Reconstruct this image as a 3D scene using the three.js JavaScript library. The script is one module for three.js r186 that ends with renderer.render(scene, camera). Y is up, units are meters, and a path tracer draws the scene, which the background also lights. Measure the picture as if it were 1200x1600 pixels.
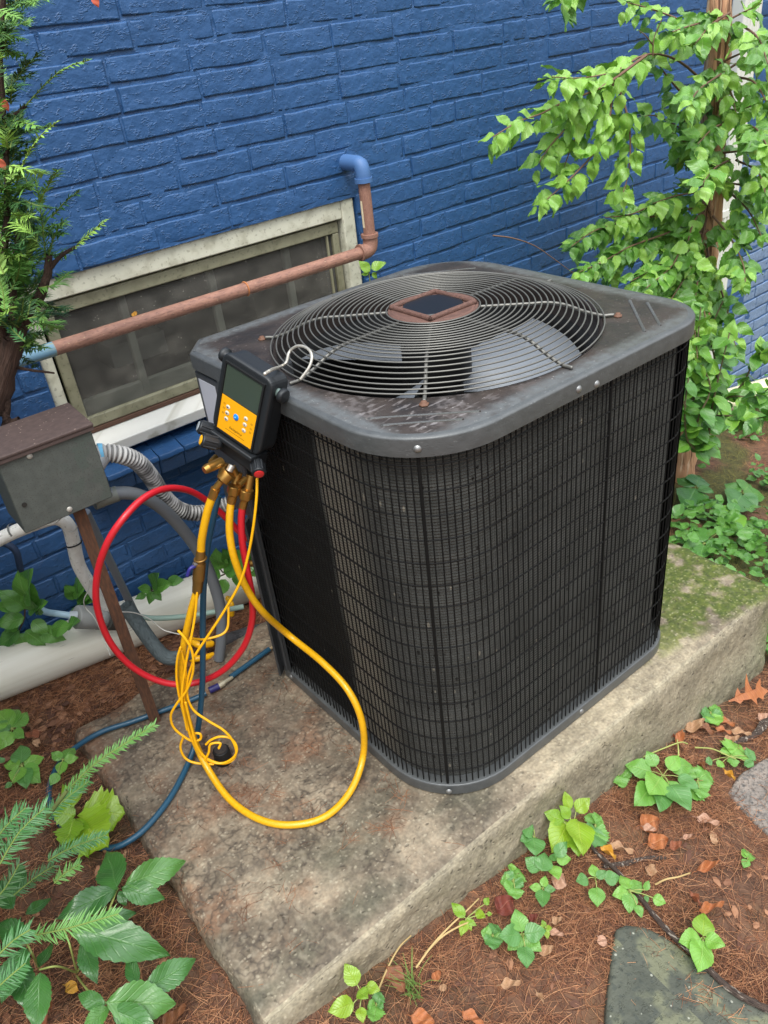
import * as THREE from 'three';
import { mergeGeometries } from 'three/addons/utils/BufferGeometryUtils.js';
import { RoundedBoxGeometry } from 'three/addons/geometries/RoundedBoxGeometry.js';

/* ---------- camera, sky, sun, exposure ---------- */
const scene = new THREE.Scene();
const FOC = 1252.7, PW = 1200, PH = 1600;
const camera = new THREE.PerspectiveCamera(2 * Math.atan(PH / 2 / FOC) * 180 / Math.PI, PW / PH, 0.05, 200);
camera.position.set(-0.6709, 1.4712, 0.8474);
camera.rotation.order = 'YXZ';
camera.rotation.set(-0.5626, -0.6185, -0.1225);
camera.updateMatrixWorld(true);
const renderer = new THREE.WebGLRenderer({ antialias: true });
renderer.toneMapping = THREE.LinearToneMapping;
renderer.toneMappingExposure = 1.55;
renderer.shadowMap.enabled = true;
{ // overcast sky: brighter overhead, soft cloud banks
  const w = 512, h = 256, d = new Float32Array(w * h * 4);
  for (let j = 0; j < h; j++) for (let i = 0; i < w; i++) {
    const el = (j + 0.5) / h * Math.PI - Math.PI / 2, az = (i + 0.5) / w * Math.PI * 2, k = (j * w + i) * 4;
    let L, c = [1, 1, 1];
    if (el > 0) {
      const da = az - Math.PI - 2.27;
      L = (0.15 + 2.2 * Math.pow(Math.sin(el), 1.35)) * (1 + 0.5 * Math.cos(da) * Math.cos(el)) * (1 + 0.05 * Math.sin(az * 3 + 4 * el) * Math.cos(el));
      c = [0.95, 1.0, 1.07];
    } else { L = 0.05; c = [1, 1, 0.85]; }
    d[k] = L * c[0]; d[k + 1] = L * c[1]; d[k + 2] = L * c[2]; d[k + 3] = 1;
  }
  const t = new THREE.DataTexture(d, w, h, THREE.RGBAFormat, THREE.FloatType);
  t.mapping = THREE.EquirectangularReflectionMapping; t.magFilter = THREE.LinearFilter; t.needsUpdate = true;
  scene.background = t; scene.environment = t;
}
const sun = new THREE.DirectionalLight(new THREE.Color(1, 0.96, 0.88), 1.4);
sun.position.set(-2.2, 6, 2.6); sun.castShadow = true; sun.shadow.radius = 34;
sun.shadow.camera.left = -4; sun.shadow.camera.right = 4; sun.shadow.camera.top = 4; sun.shadow.camera.bottom = -4;
sun.shadow.mapSize.set(2048, 2048);
scene.add(sun, sun.target);

/* ---------- helpers ---------- */
let seed = 7;
const rnd = () => { seed = (seed + 0x6d2b79f5) | 0; let t = Math.imul(seed ^ (seed >>> 15), 1 | seed); t = (t + Math.imul(t ^ (t >>> 7), 61 | t)) ^ t; return ((t ^ (t >>> 14)) >>> 0) / 4294967296; };
const rr = (a, b) => a + (b - a) * rnd();
const V = (x, y, z) => new THREE.Vector3(x, y, z);
const clamp = (x, a, b) => Math.min(b, Math.max(a, x));
const sst = (a, b, x) => { const t = clamp((x - a) / (b - a), 0, 1); return t * t * (3 - 2 * t); };
const lerp = (a, b, t) => a + (b - a) * t;
const mix3 = (a, b, t) => [lerp(a[0], b[0], t), lerp(a[1], b[1], t), lerp(a[2], b[2], t)];
const hash = (x, y, z) => { let h = Math.imul(x, 374761393) ^ Math.imul(y, 668265263) ^ Math.imul(z, 2147483647 ^ 0x5bd1e995); h = Math.imul(h ^ (h >>> 13), 1274126177); return ((h ^ (h >>> 16)) >>> 0) / 4294967296; };
const GR = []; for (let i = 0; i < 64; i++) GR.push([Math.cos(i * 0.0981748), Math.sin(i * 0.0981748)]);
function vn(x, y, z = 0) { // gradient noise, 0..1
  const zi = Math.floor(z * 7.3), xi = Math.floor(x), yi = Math.floor(y), fx = x - xi, fy = y - yi, u = fx * fx * fx * (fx * (fx * 6 - 15) + 10), v = fy * fy * fy * (fy * (fy * 6 - 15) + 10);
  const d = (i, j) => { const g = GR[(hash(xi + i, yi + j, zi) * 64) | 0]; return g[0] * (fx - i) + g[1] * (fy - j); };
  return clamp(0.5 + 0.82 * lerp(lerp(d(0, 0), d(1, 0), u), lerp(d(0, 1), d(1, 1), u), v), 0, 1);
}
function fbm(x, y, o = 4, z = 0) { let s = 0, a = 0.5, n = 0; for (let i = 0; i < o; i++) { s += a * vn(x, y, z + i * 17); n += a; a *= 0.5; const t = x * 1.62 - y * 1.22 + 5.1; y = x * 1.22 + y * 1.62 + 3.7; x = t; } return clamp(0.5 + (s / n - 0.5) * 1.35, 0, 1); }
function spot(x, y, prob, z = 0, r = 0.32) { const i = Math.floor(x), j = Math.floor(y); if (hash(i, j, z + 31) > prob) return 0; const q = 0.5 + (hash(i, j, z + 57) - 0.5) * 0.4, w = 0.5 + (hash(i, j, z + 91) - 0.5) * 0.4, R = r * (0.5 + 0.8 * hash(i, j, z + 13)); return sst(R, R * 0.6, Math.hypot(x - i - q, (y - j - w) * (0.8 + 0.6 * hash(i, j, z + 5)))); }
function tex(w, h, fn, srgb = true, rep = true) { // fn(u, v) gives sRGB 0..255 triples or one grey
  const d = new Uint8Array(w * h * 4);
  for (let j = 0; j < h; j++) for (let i = 0; i < w; i++) {
    const c = fn((i + 0.5) / w, (j + 0.5) / h), k = (j * w + i) * 4;
    if (typeof c === 'number') d[k] = d[k + 1] = d[k + 2] = clamp(c, 0, 255);
    else { d[k] = clamp(c[0], 0, 255); d[k + 1] = clamp(c[1], 0, 255); d[k + 2] = clamp(c[2], 0, 255); }
    d[k + 3] = 255;
  }
  const t = new THREE.DataTexture(d, w, h); t.magFilter = THREE.LinearFilter; t.minFilter = THREE.LinearFilter;
  t.wrapS = t.wrapT = rep ? THREE.RepeatWrapping : THREE.ClampToEdgeWrapping;
  if (srgb) t.colorSpace = THREE.SRGBColorSpace; t.needsUpdate = true; return t;
}
const C = (r, g, b) => new THREE.Color().setRGB(r / 255, g / 255, b / 255, THREE.SRGBColorSpace);
const M = (c, o = {}) => new THREE.MeshStandardMaterial({ color: c, roughness: 0.7, metalness: 0, ...o });
const MP = (c, o = {}) => new THREE.MeshPhysicalMaterial({ color: c, roughness: 0.7, metalness: 0, ...o });

const used = {};
function top(o, name, label, category, group, kind) {
  used[name] = (used[name] ?? -1) + 1; o.name = used[name] ? `${name}_${String(used[name]).padStart(3, '0')}` : name;
  if (label) o.userData.label = label; if (category) o.userData.category = category;
  if (group) o.userData.group = group; if (kind) o.userData.kind = kind;
  scene.add(o); return o;
}
const thing = (name, label, category, group, at) => { const g = new THREE.Group(); if (at) g.position.copy(at); return top(g, name, label, category, group); };
function mesh(name, geo, mat, parent, label) { // geometry in world space, put under its thing
  const m = new THREE.Mesh(geo, mat); m.name = name; m.castShadow = m.receiveShadow = true;
  if (label) m.userData.label = label;
  if (parent) { parent.add(m); let q = parent; const off = V(0, 0, 0); while (q && q !== scene) { off.add(q.position); q = q.parent; } m.position.copy(off).negate(); }
  return m;
}
// a pixel of the 1200 x 1600 view as a ray, cut by a real plane of the place
const RM = new THREE.Matrix4().extractRotation(camera.matrixWorld), CP = camera.position;
const ray = (x, y) => V((x - 600) / FOC, -(y - 800) / FOC, -1).applyMatrix4(RM);
const cut = (x, y, n, d) => { const r = ray(x, y); return CP.clone().addScaledVector(r, (d - n.dot(CP)) / n.dot(r)); };
const onY = (x, y, h) => cut(x, y, V(0, 1, 0), h), onZ = (x, y, z) => cut(x, y, V(0, 0, 1), z), onX = (x, y, k) => cut(x, y, V(1, 0, 0), k);
const FW = V(0.5798, 0, -0.8147), RT = V(0.8147, 0, 0.5798);
const onD = (x, y, D) => cut(x, y, FW, D + FW.dot(CP)); // upright plane D metres ahead
const G0 = -0.128, GX = -0.147, GZ = -0.10, GN = V(-GX, 1, -GZ);
const onG = (x, y, h = 0) => cut(x, y, GN, G0 + h);
const gy = (x, z) => G0 + GX * clamp(x, -2.5, 4.5) + GZ * clamp(z, -1.4, 3);

const curve = (pts, t = 0.5) => new THREE.CatmullRomCurve3(pts, false, 'catmullrom', t);
const tube = (pts, r, seg = 60, rad = 10) => new THREE.TubeGeometry(Array.isArray(pts) ? curve(pts) : pts, seg, r, rad, false);
function capped(pts, r, seg = 60, rad = 10) { const c = Array.isArray(pts) ? curve(pts) : pts; const a = c.getPoint(0), b = c.getPoint(1); return mergeGeometries([tube(c, r, seg, rad), new THREE.SphereGeometry(r, rad, 6).translate(a.x, a.y, a.z), new THREE.SphereGeometry(r, rad, 6).translate(b.x, b.y, b.z)]); }
function taper(pts, r0, r1, seg = 24, rad = 7, wob = 0) {
  const c = curve(pts), g = new THREE.TubeGeometry(c, seg, 1, rad, false), p = g.attributes.position, f = [];
  for (let i = 0; i <= seg; i++) f.push(c.getPointAt(i / seg));
  for (let i = 0; i <= seg; i++) for (let j = 0; j <= rad; j++) {
    const k = i * (rad + 1) + j, r = lerp(r0, r1, i / seg) * (1 + wob * (vn(i * 0.7, (j % rad) * 1.3, r0 * 900) - 0.5));
    p.setXYZ(k, f[i].x + (p.getX(k) - f[i].x) * r, f[i].y + (p.getY(k) - f[i].y) * r, f[i].z + (p.getZ(k) - f[i].z) * r);
  }
  g.computeVertexNormals(); return g;
}
function rod(a, b, r, r2 = r, rad = 12) { // cylinder with caps from a to b
  const d = b.clone().sub(a), g = new THREE.CylinderGeometry(r2, r, d.length(), rad);
  g.applyQuaternion(new THREE.Quaternion().setFromUnitVectors(V(0, 1, 0), d.clone().normalize()));
  return g.translate((a.x + b.x) / 2, (a.y + b.y) / 2, (a.z + b.z) / 2);
}
function lathe(prof, a, dir, rad = 16) { // [radius, along] profile on an axis
  const g = new THREE.LatheGeometry(prof.map(([r, y]) => new THREE.Vector2(r, y)), rad);
  g.applyQuaternion(new THREE.Quaternion().setFromUnitVectors(V(0, 1, 0), dir.clone().normalize()));
  return g.translate(a.x, a.y, a.z);
}
const box = (w, h, d, x, y, z, r = 0.003) => new RoundedBoxGeometry(w, h, d, 2, Math.min(r, w / 2.2, h / 2.2, d / 2.2)).translate(x, y, z);
const plain = (g) => { const q = g.index ? g.toNonIndexed() : g; for (const n of Object.keys(q.attributes)) if (!['position', 'normal', 'uv'].includes(n)) q.deleteAttribute(n); return q; };
const merge = (l) => mergeGeometries(l.map(plain));

/* ---------- surfaces ---------- */
const paintBump = tex(1024, 1024, (u, v) => {
  const x = u * 60, y = v * 60, a = fbm(x * 0.35, y * 0.45, 3), b = fbm(x * 0.28 + 9, y * 0.36, 3, 3), r = 1 - Math.abs(2 * fbm(x * 0.42, y * 1.0, 3, 9) - 1);
  return 255 * clamp(0.45 * a + 0.06 * fbm(x * 2.4, y * 2.4, 2, 8) + 0.4 * Math.pow(r, 6) * sst(0.5, 0.72, b) + 0.3 * spot(x * 0.7, y * 0.8, 0.14, 5) * sst(0.4, 0.6, b), 0, 1);
}, false);
const paintMap = (c, d) => tex(512, 512, (u, v) => { const n = fbm(u * 40, v * 40, 4), m = fbm(u * 9 + 3, v * 9, 3, 2), w = 22 * spot(u * 110, v * 110, 0.03, 4); const q = mix3(c, d, clamp(0.55 * n + 0.6 * m - 0.1, 0, 1)); return [q[0] + w, q[1] + w, q[2] + w]; });
const rep = (t, x, y = x) => { const c = t.clone(); c.repeat.set(x, y); c.needsUpdate = true; return c; };
const bluePaint = M(new THREE.Color(1, 1, 1), { map: rep(paintMap([52, 92, 140], [42, 78, 120]), 2), bumpMap: rep(paintBump, 2), bumpScale: 0.0028, roughness: 0.4 });
const paleBlue = M(new THREE.Color(1, 1, 1), { map: rep(paintMap([126, 144, 170], [100, 122, 154]), 2), bumpMap: rep(paintBump, 2), bumpScale: 0.004, roughness: 0.5 });
const grimeCream = M(new THREE.Color(1, 1, 1), { map: rep(tex(512, 512, (u, v) => { const n = fbm(u * 12, v * 12, 5), k = fbm(u * 50, v * 50, 2, 5); const q = mix3([206, 204, 184], [178, 175, 154], sst(0.4, 0.9, n)); return mix3(q, [120, 114, 96], 0.35 * sst(0.72, 0.85, k)); }), 2), roughness: 0.6 });
const sillWhite = M(new THREE.Color(1, 1, 1), { map: rep(tex(256, 256, (u, v) => mix3([226, 224, 216], [186, 182, 168], sst(0.45, 0.8, fbm(u * 10, v * 10, 4)))), 2), roughness: 0.55 });

/* ---------- ground ---------- */
const SX = 2048;
function litter(bump) {
  const s0 = seed; seed = 4242;
  const c = document.createElement('canvas'); c.width = c.height = SX; const g = c.getContext('2d');
  g.fillStyle = bump ? '#484848' : '#664834'; g.fillRect(0, 0, SX, SX);
  for (let i = 0; i < 5200; i++) { // soil crumbs
    const x = rnd() * SX, y = rnd() * SX, r = rr(3, 22), k = rnd();
    g.fillStyle = bump ? `rgba(${k * 120 | 0},${k * 120 | 0},${k * 120 | 0},0.5)` : `rgba(${lerp(64, 136, k) | 0},${lerp(42, 94, k) | 0},${lerp(28, 66, k) | 0},0.55)`;
    for (const ox of [-SX, 0, SX]) { g.beginPath(); g.ellipse(x + ox, y, r, r * rr(0.4, 0.9), k * 6, 0, 7); g.fill(); }
  }
  for (let i = 0; i < 15000; i++) { // matted needles
    const x = rnd() * SX, y = rnd() * SX, a = rnd() * 6.283, l = rr(25, 110), b = rr(-0.35, 0.35), k = rnd(), w = rr(1.0, 2.6);
    const dx = Math.cos(a) * l, dy = Math.sin(a) * l, q = [[166, 112, 78], [130, 86, 60], [190, 136, 98], [96, 64, 48], [152, 96, 64]][i % 5];
    g.lineWidth = w; g.strokeStyle = bump ? `rgb(${110 + k * 145 | 0},${110 + k * 145 | 0},${110 + k * 145 | 0})` : `rgba(${q[0] * (0.75 + 0.4 * k) | 0},${q[1] * (0.75 + 0.4 * k) | 0},${q[2] * (0.75 + 0.4 * k) | 0},0.75)`;
    for (const ox of [0, x + dx > SX || x + dx < 0 ? (x + dx > SX ? -SX : SX) : null]) if (ox !== null) for (const oy of [0, y + dy > SX ? -SX : y + dy < 0 ? SX : null]) if (oy !== null) {
      g.beginPath(); g.moveTo(x + ox, y + oy); g.quadraticCurveTo(x + dx / 2 - dy * b + ox, y + dy / 2 + dx * b + oy, x + dx + ox, y + dy + oy); g.stroke();
    }
  }
  seed = s0;
  const t = new THREE.CanvasTexture(c); t.wrapS = t.wrapT = THREE.RepeatWrapping; t.repeat.set(1 / 1.7, 1 / 1.7); if (!bump) t.colorSpace = THREE.SRGBColorSpace; return t;
}
const bumpG = (x, z) => 0.022 * (fbm(x * 5, z * 5, 3) - 0.5) + 0.012 * (fbm(x * 21, z * 21, 2, 4) - 0.5);
const groundAt = (x, z) => {
  let h = gy(x, z) + bumpG(x, z) * (Math.abs(x) < 4 ? 1 : 0);
  const d = Math.hypot(Math.max(-0.512 - x, 0, x - 1.175), Math.max(-0.865 - z, 0, z - 0.08)); // soil lies just under the rim of the pad
  return Math.min(h, -0.016 - 0.02 * fbm(x * 8, z * 8, 2) + Math.max(0, d - 0.015) * 0.55);
};
const mossAt = (x, z) => sst(1.0, 1.5, x + 0.25 * fbm(x * 3, z * 3, 3)) * sst(0.35, 0.6, fbm(x * 4 + 7, z * 4, 4)) + sst(0.62, 0.72, fbm(x * 9, z * 9, 3, 6)) * 0.15;
{
  const xs = [-45, -20, -8, -4, -2.4], zs = [-45, -15, -5, -2, -1.4];
  for (let x = -1.7; x <= 4.2; x += 0.028) xs.push(x); for (let z = -1.25; z <= 1.5; z += 0.028) zs.push(z);
  xs.push(5, 8, 20, 45); zs.push(2.5, 6, 20, 45);
  const pos = [], uv = [], col = [], idx = [], nx = xs.length;
  for (const z of zs) for (const x of xs) {
    pos.push(x, groundAt(x, z), z); uv.push(x, -z);
    const m = mossAt(x, z), n = fbm(x * 2.3, z * 2.3, 3, 8), wall = 1 - sst(-1.05, -0.7, z);
    let c = mix3([1.0, 0.98, 0.95], [0.72, 0.72, 0.74], sst(0.35, 0.65, n)); c = mix3(c, [0.8, 0.78, 0.72], wall * 0.6); c = mix3(c, [0.42, 1.0, 0.3], clamp(m, 0, 1) * 0.8); col.push(...c);
  }
  for (let j = 0; j + 1 < zs.length; j++) for (let i = 0; i + 1 < nx; i++) { const a = j * nx + i; idx.push(a, a + nx, a + 1, a + 1, a + nx, a + nx + 1); }
  const g = new THREE.BufferGeometry(); g.setAttribute('position', new THREE.Float32BufferAttribute(pos, 3)); g.setAttribute('uv', new THREE.Float32BufferAttribute(uv, 2)); g.setAttribute('color', new THREE.Float32BufferAttribute(col, 3)); g.setIndex(idx); g.computeVertexNormals();
  const m = mesh('ground', g, M(new THREE.Color(1, 1, 1), { map: litter(false), bumpMap: litter(true), bumpScale: 0.006, vertexColors: true, roughness: 0.85 }));
  top(m, 'ground', 'reddish brown soil under matted pine needles around the pad', null, null, 'structure');
}

/* ---------- concrete pad ---------- */
const PX0 = -0.512, PX1 = 1.175, PZ0 = -0.865, PZ1 = 0.08, PB = -0.42;
const padTex = [0, 1].map((bump) => tex(1536, 1024, (u, v) => {
  const x = lerp(-0.95, 1.6, u), z = lerp(0.5, -1.0, v); // unfolded pad, metres
  const n = fbm(x * 7, z * 7, 5), f = fbm(x * 60, z * 60, 3, 2), s = spot(x * 120 + fbm(x * 40, z * 40, 2), z * 120, 0.16, 3, 0.4), s2 = spot(x * 110 + 4 + 1.2 * fbm(x * 60, z * 60, 2, 9), z * 110 + 1.2 * fbm(x * 60, z * 60, 2), 0.07, 6, 0.4), big = fbm(x * 3 + 2, z * 3, 4, 5);
  if (bump) return 255 * clamp(0.35 * f + 0.25 * n + 0.2 + s * 0.15 - s2 * 0.3, 0, 1);
  let c = mix3([138, 124, 104], [86, 76, 63], sst(0.25, 0.75, n));
  const front = z > PZ1 - 0.012;
  c = mix3(c, [124, 112, 94], 0.5 * f);
  const under = sst(-0.22, -0.5, z) * sst(0.25, -0.1, x); c = mix3(c, [92, 78, 66], 0.7 * under * sst(0.05, 0.9, fbm(x * 12, z * 12, 5, 61)));            // damp brown film where needles lay
  const rust = sst(0.4, 0.85, fbm(x * 9, z * 9, 5, 11)) * sst(0.05, -0.12, z) * sst(0.15, -0.1, x); c = mix3(c, [112, 66, 42], rust * 0.38);
  const dark = sst(0.3, 0.8, fbm(x * 4.5 - z * 3, z * 8 + x * 2, 4, 21)) * sst(-0.22, -0.08, z) * (1 - sst(0.03, 0.075, z)) * sst(0.3, 0.0, x); c = mix3(c, [70, 69, 56], dark * 0.7); // mildew
  const worn = sst(0.12, 0.32, x) * (1 - sst(0.72, 0.95, x)) * sst(-0.03, 0.02, z) * (1 - sst(0.06, 0.12, z)); c = mix3(c, [190, 178, 148], worn * (0.3 + 0.25 * f)); // bright washed strip
  if (front) c = mix3(c, [148, 138, 116], 0.55), c = mix3(c, [112, 116, 92], sst(0.16, 0.3, z) * 0.5 * big + 0.15 * big);
  const moss = sst(0.62, 0.92, x + 0.22 * (big - 0.5) - 0.5 * sst(0.0, 0.12, z)) * sst(0.2, 0.5, fbm(x * 16, z * 16, 5, 31)); c = mix3(c, mix3([84, 92, 28], [50, 64, 18], f), clamp(moss, 0, 1) * 0.95);
  const rid = 1 - Math.abs(2 * fbm(x * 30, z * 30, 3, 41) - 1), crevice = Math.pow(rid, 7) * sst(0.42, 0.6, fbm(x * 6, z * 6, 2, 43)) * sst(0.2, -0.1, x) * (front ? 0 : 1); c = mix3(c, [58, 50, 42], crevice * 0.7); { const g1 = fbm(x * 150, z * 150, 3, 71), g2 = fbm(x * 38, z * 38, 4, 73); const k = 0.9 + 0.3 * g1 + 0.3 * (g2 - 0.5); c = [c[0] * k, c[1] * k, c[2] * k]; }
  c = mix3(c, [186, 176, 152], 0.42 * s); c = mix3(c, [64, 58, 48], 0.5 * s2 * (1 - worn)); c = mix3(c, [158, 148, 128], 0.35 * sst(0.5, 0.85, fbm(x * 60, z * 60, 3, 51)));
  return c;
}, !bump, false));
function padGeo() {
  const w = PX1 - PX0, d = PZ1 - PZ0, h = -PB, g = new THREE.BoxGeometry(w, h, d, 150, 36, 90).translate((PX0 + PX1) / 2, PB / 2, (PZ0 + PZ1) / 2);
  const p = g.attributes.position, uv = g.attributes.uv, nn = g.attributes.normal;
  for (let i = 0; i < p.count; i++) {
    let x = p.getX(i), y = p.getY(i), z = p.getZ(i);
    const fx = nn.getX(i), fy = nn.getY(i), fz = nn.getZ(i);
    let ux = x, uz = z; if (fz > 0.5) uz = PZ1 - y; else if (fz < -0.5) uz = PZ0 + y; else if (fx > 0.5) ux = PX1 - y; else if (fx < -0.5) ux = PX0 + y;
    uv.setXY(i, (ux + 0.95) / 2.55, (0.5 - uz) / 1.5);
    const r = 0.016 + 0.022 * fbm(x * 6, z * 6, 3, 2);
    const cx = clamp(x, PX0 + r, PX1 - r), cy = Math.min(y, -r), cz = clamp(z, PZ0 + r, PZ1 - r), q = V(x - cx, y - cy, z - cz), l = q.length();
    const n = l > 1e-6 ? q.clone().divideScalar(l) : V(fx, fy, fz); if (l > 1e-6 && y > PB + 0.001) { q.copy(n).multiplyScalar(Math.min(l, r)); x = cx + q.x; y = cy + q.y; z = cz + q.z; }
    let rough = 0.013 * (fbm(x * 9 + y * 5, z * 9 - y * 7, 3, 3) - 0.5) + 0.005 * (fbm(x * 45 + y * 30, z * 45 - y * 38, 2, 7) - 0.5);
    if (n.y > 0.9) rough = Math.min(0.001, rough) * (x > 0.02 && x < 0.78 && z < -0.02 && z > -0.77 ? 0 : 0.8);
    x += n.x * rough; y += n.y * rough; z += n.z * rough + (fz > 0.5 ? -y * 0.03 : 0);
    p.setXYZ(i, x, y, z);
  }
  g.deleteAttribute('normal'); const m = g; m.computeVertexNormals(); return m;
}
const padMat = M(new THREE.Color(1, 1, 1), { map: padTex[0], bumpMap: padTex[1], bumpScale: 0.005, roughness: 0.78 });
top(mesh('concrete_pad', padGeo(), padMat), 'concrete_pad', 'weathered grey concrete pad with stains and moss under the black condenser unit', 'concrete pad');

/* ---------- painted brick wall ---------- */
const WZ = -1.171, CH = 0.0623, CY0 = 1.0078;
const OX0 = -0.207, OX1 = 0.801, OY0 = 0.532, OY1 = 0.999;
const wall = thing('brick_wall', 'blue painted brick house wall behind the condenser unit', 'brick wall');
{
  const mb = (x0, x1, y0, y1) => { const w = x1 - x0, h = y1 - y0, g = new THREE.PlaneGeometry(w, h, Math.ceil(w / 0.022), Math.ceil(h / 0.015)).translate((x0 + x1) / 2, (y0 + y1) / 2, WZ - 0.0038), p = g.attributes.position, uv = g.attributes.uv; for (let i = 0; i < p.count; i++) { uv.setXY(i, p.getX(i), p.getY(i)); p.setZ(i, p.getZ(i) + 0.0012 + 0.0075 * (fbm(p.getX(i) * 9, p.getY(i) * 22, 3) - 0.5)); } g.computeVertexNormals(); return merge([g, new THREE.BoxGeometry(w, h, 0.2).translate((x0 + x1) / 2, (y0 + y1) / 2, WZ - 0.112)]); };
  mesh('mortar', merge([mb(-2.2, OX0, -0.9, 2.6), mb(OX1, 5.6, -0.9, 2.6), mb(OX0, OX1, OY1, 2.6), mb(OX0, OX1, -0.9, OY0)]), bluePaint, wall);
}
function brickGeo(L, H, k) {
  const us = [-1, -0.99, -0.95, -0.62, -0.25, 0.2, 0.6, 0.95, 0.99, 1], vs = [-1, -0.95, -0.8, -0.2, 0.35, 0.82, 0.95, 1], pos = [], uv = [], idx = [];
  vs.forEach((v, j) => us.forEach((u, i) => {
    const e = Math.min((1 - Math.abs(u)) * L / 2, (1 - Math.abs(v)) * H / 2), jx = 0.0035 * (vn(v * 2.3 + k * 7, u * 0.7, k) - 0.5), jy = 0.0042 * (vn(u * 2.6 + k * 5, v * 0.6, k + 40) - 0.5);
    const edge = i === 0 || j === 0 || i === us.length - 1 || j === vs.length - 1;
    pos.push(u * L / 2 + jx, v * H / 2 + jy, edge ? -0.012 : -0.0014 * (1 - sst(0, 0.003, e)) + 0.0034 * (vn(u * 2.2 + k * 3, v * 1.7, k + 80) - 0.5));
    uv.push(u * L / 2 + k * 0.37, v * H / 2 + k * 0.23);
  }));
  const n = us.length; for (let j = 0; j + 1 < vs.length; j++) for (let i = 0; i + 1 < n; i++) { const a = j * n + i; idx.push(a, a + 1, a + n, a + 1, a + n + 1, a + n); }
  const g = new THREE.BufferGeometry(); g.setAttribute('position', new THREE.Float32BufferAttribute(pos, 3)); g.setAttribute('uv', new THREE.Float32BufferAttribute(uv, 2)); g.setIndex(idx); g.computeVertexNormals(); return g;
}
{
  const VA = []; for (let k = 0; k < 14; k++) VA.push(brickGeo(0.2085, CH - 0.0062, k + 1));
  const VH = []; for (let k = 0; k < 6; k++) VH.push(brickGeo(0.1, CH - 0.0062, k + 21));
  const list = [];
  for (let c = -30; c < 22; c++) {
    const y = CY0 + (c + 0.5) * CH; if (y < -0.85 || y > 2.5) continue;
    let x = -2.1 + rr(0, 0.2) - (c & 1) * 0.1;
    while (x < 5.4) {
      const header = rnd() < 0.16, L = header ? 0.105 : 0.2135; let a = x, b = x + L; x = b;
      if (y > OY0 - CH * 0.5 && y < OY1 + 0.004) { if (a > OX0 - 0.02 && b < OX1 + 0.02) continue; if (a < OX0 && b > OX0) b = OX0 - 0.001; else if (b > OX1 && a < OX1) a = OX1 + 0.001; else if (a < OX0 && b > OX1) continue; if (b - a < 0.02 || b <= a) continue; }
      list.push({ a, b, y, c });
    }
  }
  const P = (x, y) => V(x, y, WZ).project(camera);
  for (const q of list) {
    const c = P((q.a + q.b) / 2, q.y), d = camera.position.distanceTo(V((q.a + q.b) / 2, q.y, WZ));
    const w = V((q.a + q.b) / 2, q.y, WZ), dir = w.clone().sub(CP), t = (0 - CP.z) / dir.z; // hidden by the unit?
    const hid = [0.1, 0.3, 0.5, 0.7].some((zz) => { const f = (-zz - CP.z) / dir.z, hx = CP.x + dir.x * f, hy = CP.y + dir.y * f; return hx > 0.03 && hx < 0.77 && hy < 0.85; });
    q.s = Math.abs(c.x) > 1.06 || Math.abs(c.y) > 1.05 || hid ? -1 : (q.b - q.a) / d / d;
  }
  const vis = list.filter((q) => q.s > 0).sort((a, b) => b.s - a.s), keep = new Set(vis.slice(0, 300)), rest = [];
  for (const q of list) {
    const L = q.b - q.a, arr = L > 0.15 ? VA : VH, g = arr[Math.floor(rnd() * arr.length)], mat = q.a > 2.92 && q.y < 0.62 + 0.1 * rnd() ? paleBlue : bluePaint;
    const s = (L - 0.005) / (L > 0.15 ? 0.2085 : 0.1), m = new THREE.Mesh(g, mat);
    m.position.set((q.a + q.b) / 2, q.y + 0.008 * (clamp(q.a, -0.5, 1.2) - 0.85) * 1.2 + rr(-0.001, 0.001), WZ + rr(-0.0018, 0.0018)); m.rotation.set(rr(-0.025, 0.03), rr(-0.008, 0.008), rr(-0.012, 0.012)); m.scale.set(s, 1, 1);
    m.castShadow = m.receiveShadow = true;
    if (keep.has(q)) { m.name = 'brick'; wall.add(m); } else { m.updateMatrix(); rest.push([g.clone().applyMatrix4(m.matrix), mat]); }
  }
  for (const mat of [bluePaint, paleBlue]) { const gs = rest.filter((r) => r[1] === mat).map((r) => r[0]); if (gs.length) { const m = mesh('brickwork', merge(gs), mat, wall); m.userData.kind = 'stuff'; } }
  // painted brick ledge under the window
  const lx = []; for (let x = OX0 - 0.03; x < OX1; x += 0.075) lx.push(x);
  const lb = (w) => { const g = brickGeo(w, 0.085, 33); return merge([g.rotateX(-Math.PI / 2 + 0.22), new RoundedBoxGeometry(w, 0.06, 0.088, 2, 0.006).translate(0, -0.0335, -0.005).rotateX(0.22)]); };
  const G = lb(0.0742); for (const x of lx) { const m = new THREE.Mesh(G, bluePaint); m.name = 'sill_brick'; m.castShadow = m.receiveShadow = true; m.position.set(x + 0.036, 0.508 + rr(-0.001, 0.001), WZ + 0.042); wall.add(m); }
}

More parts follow.
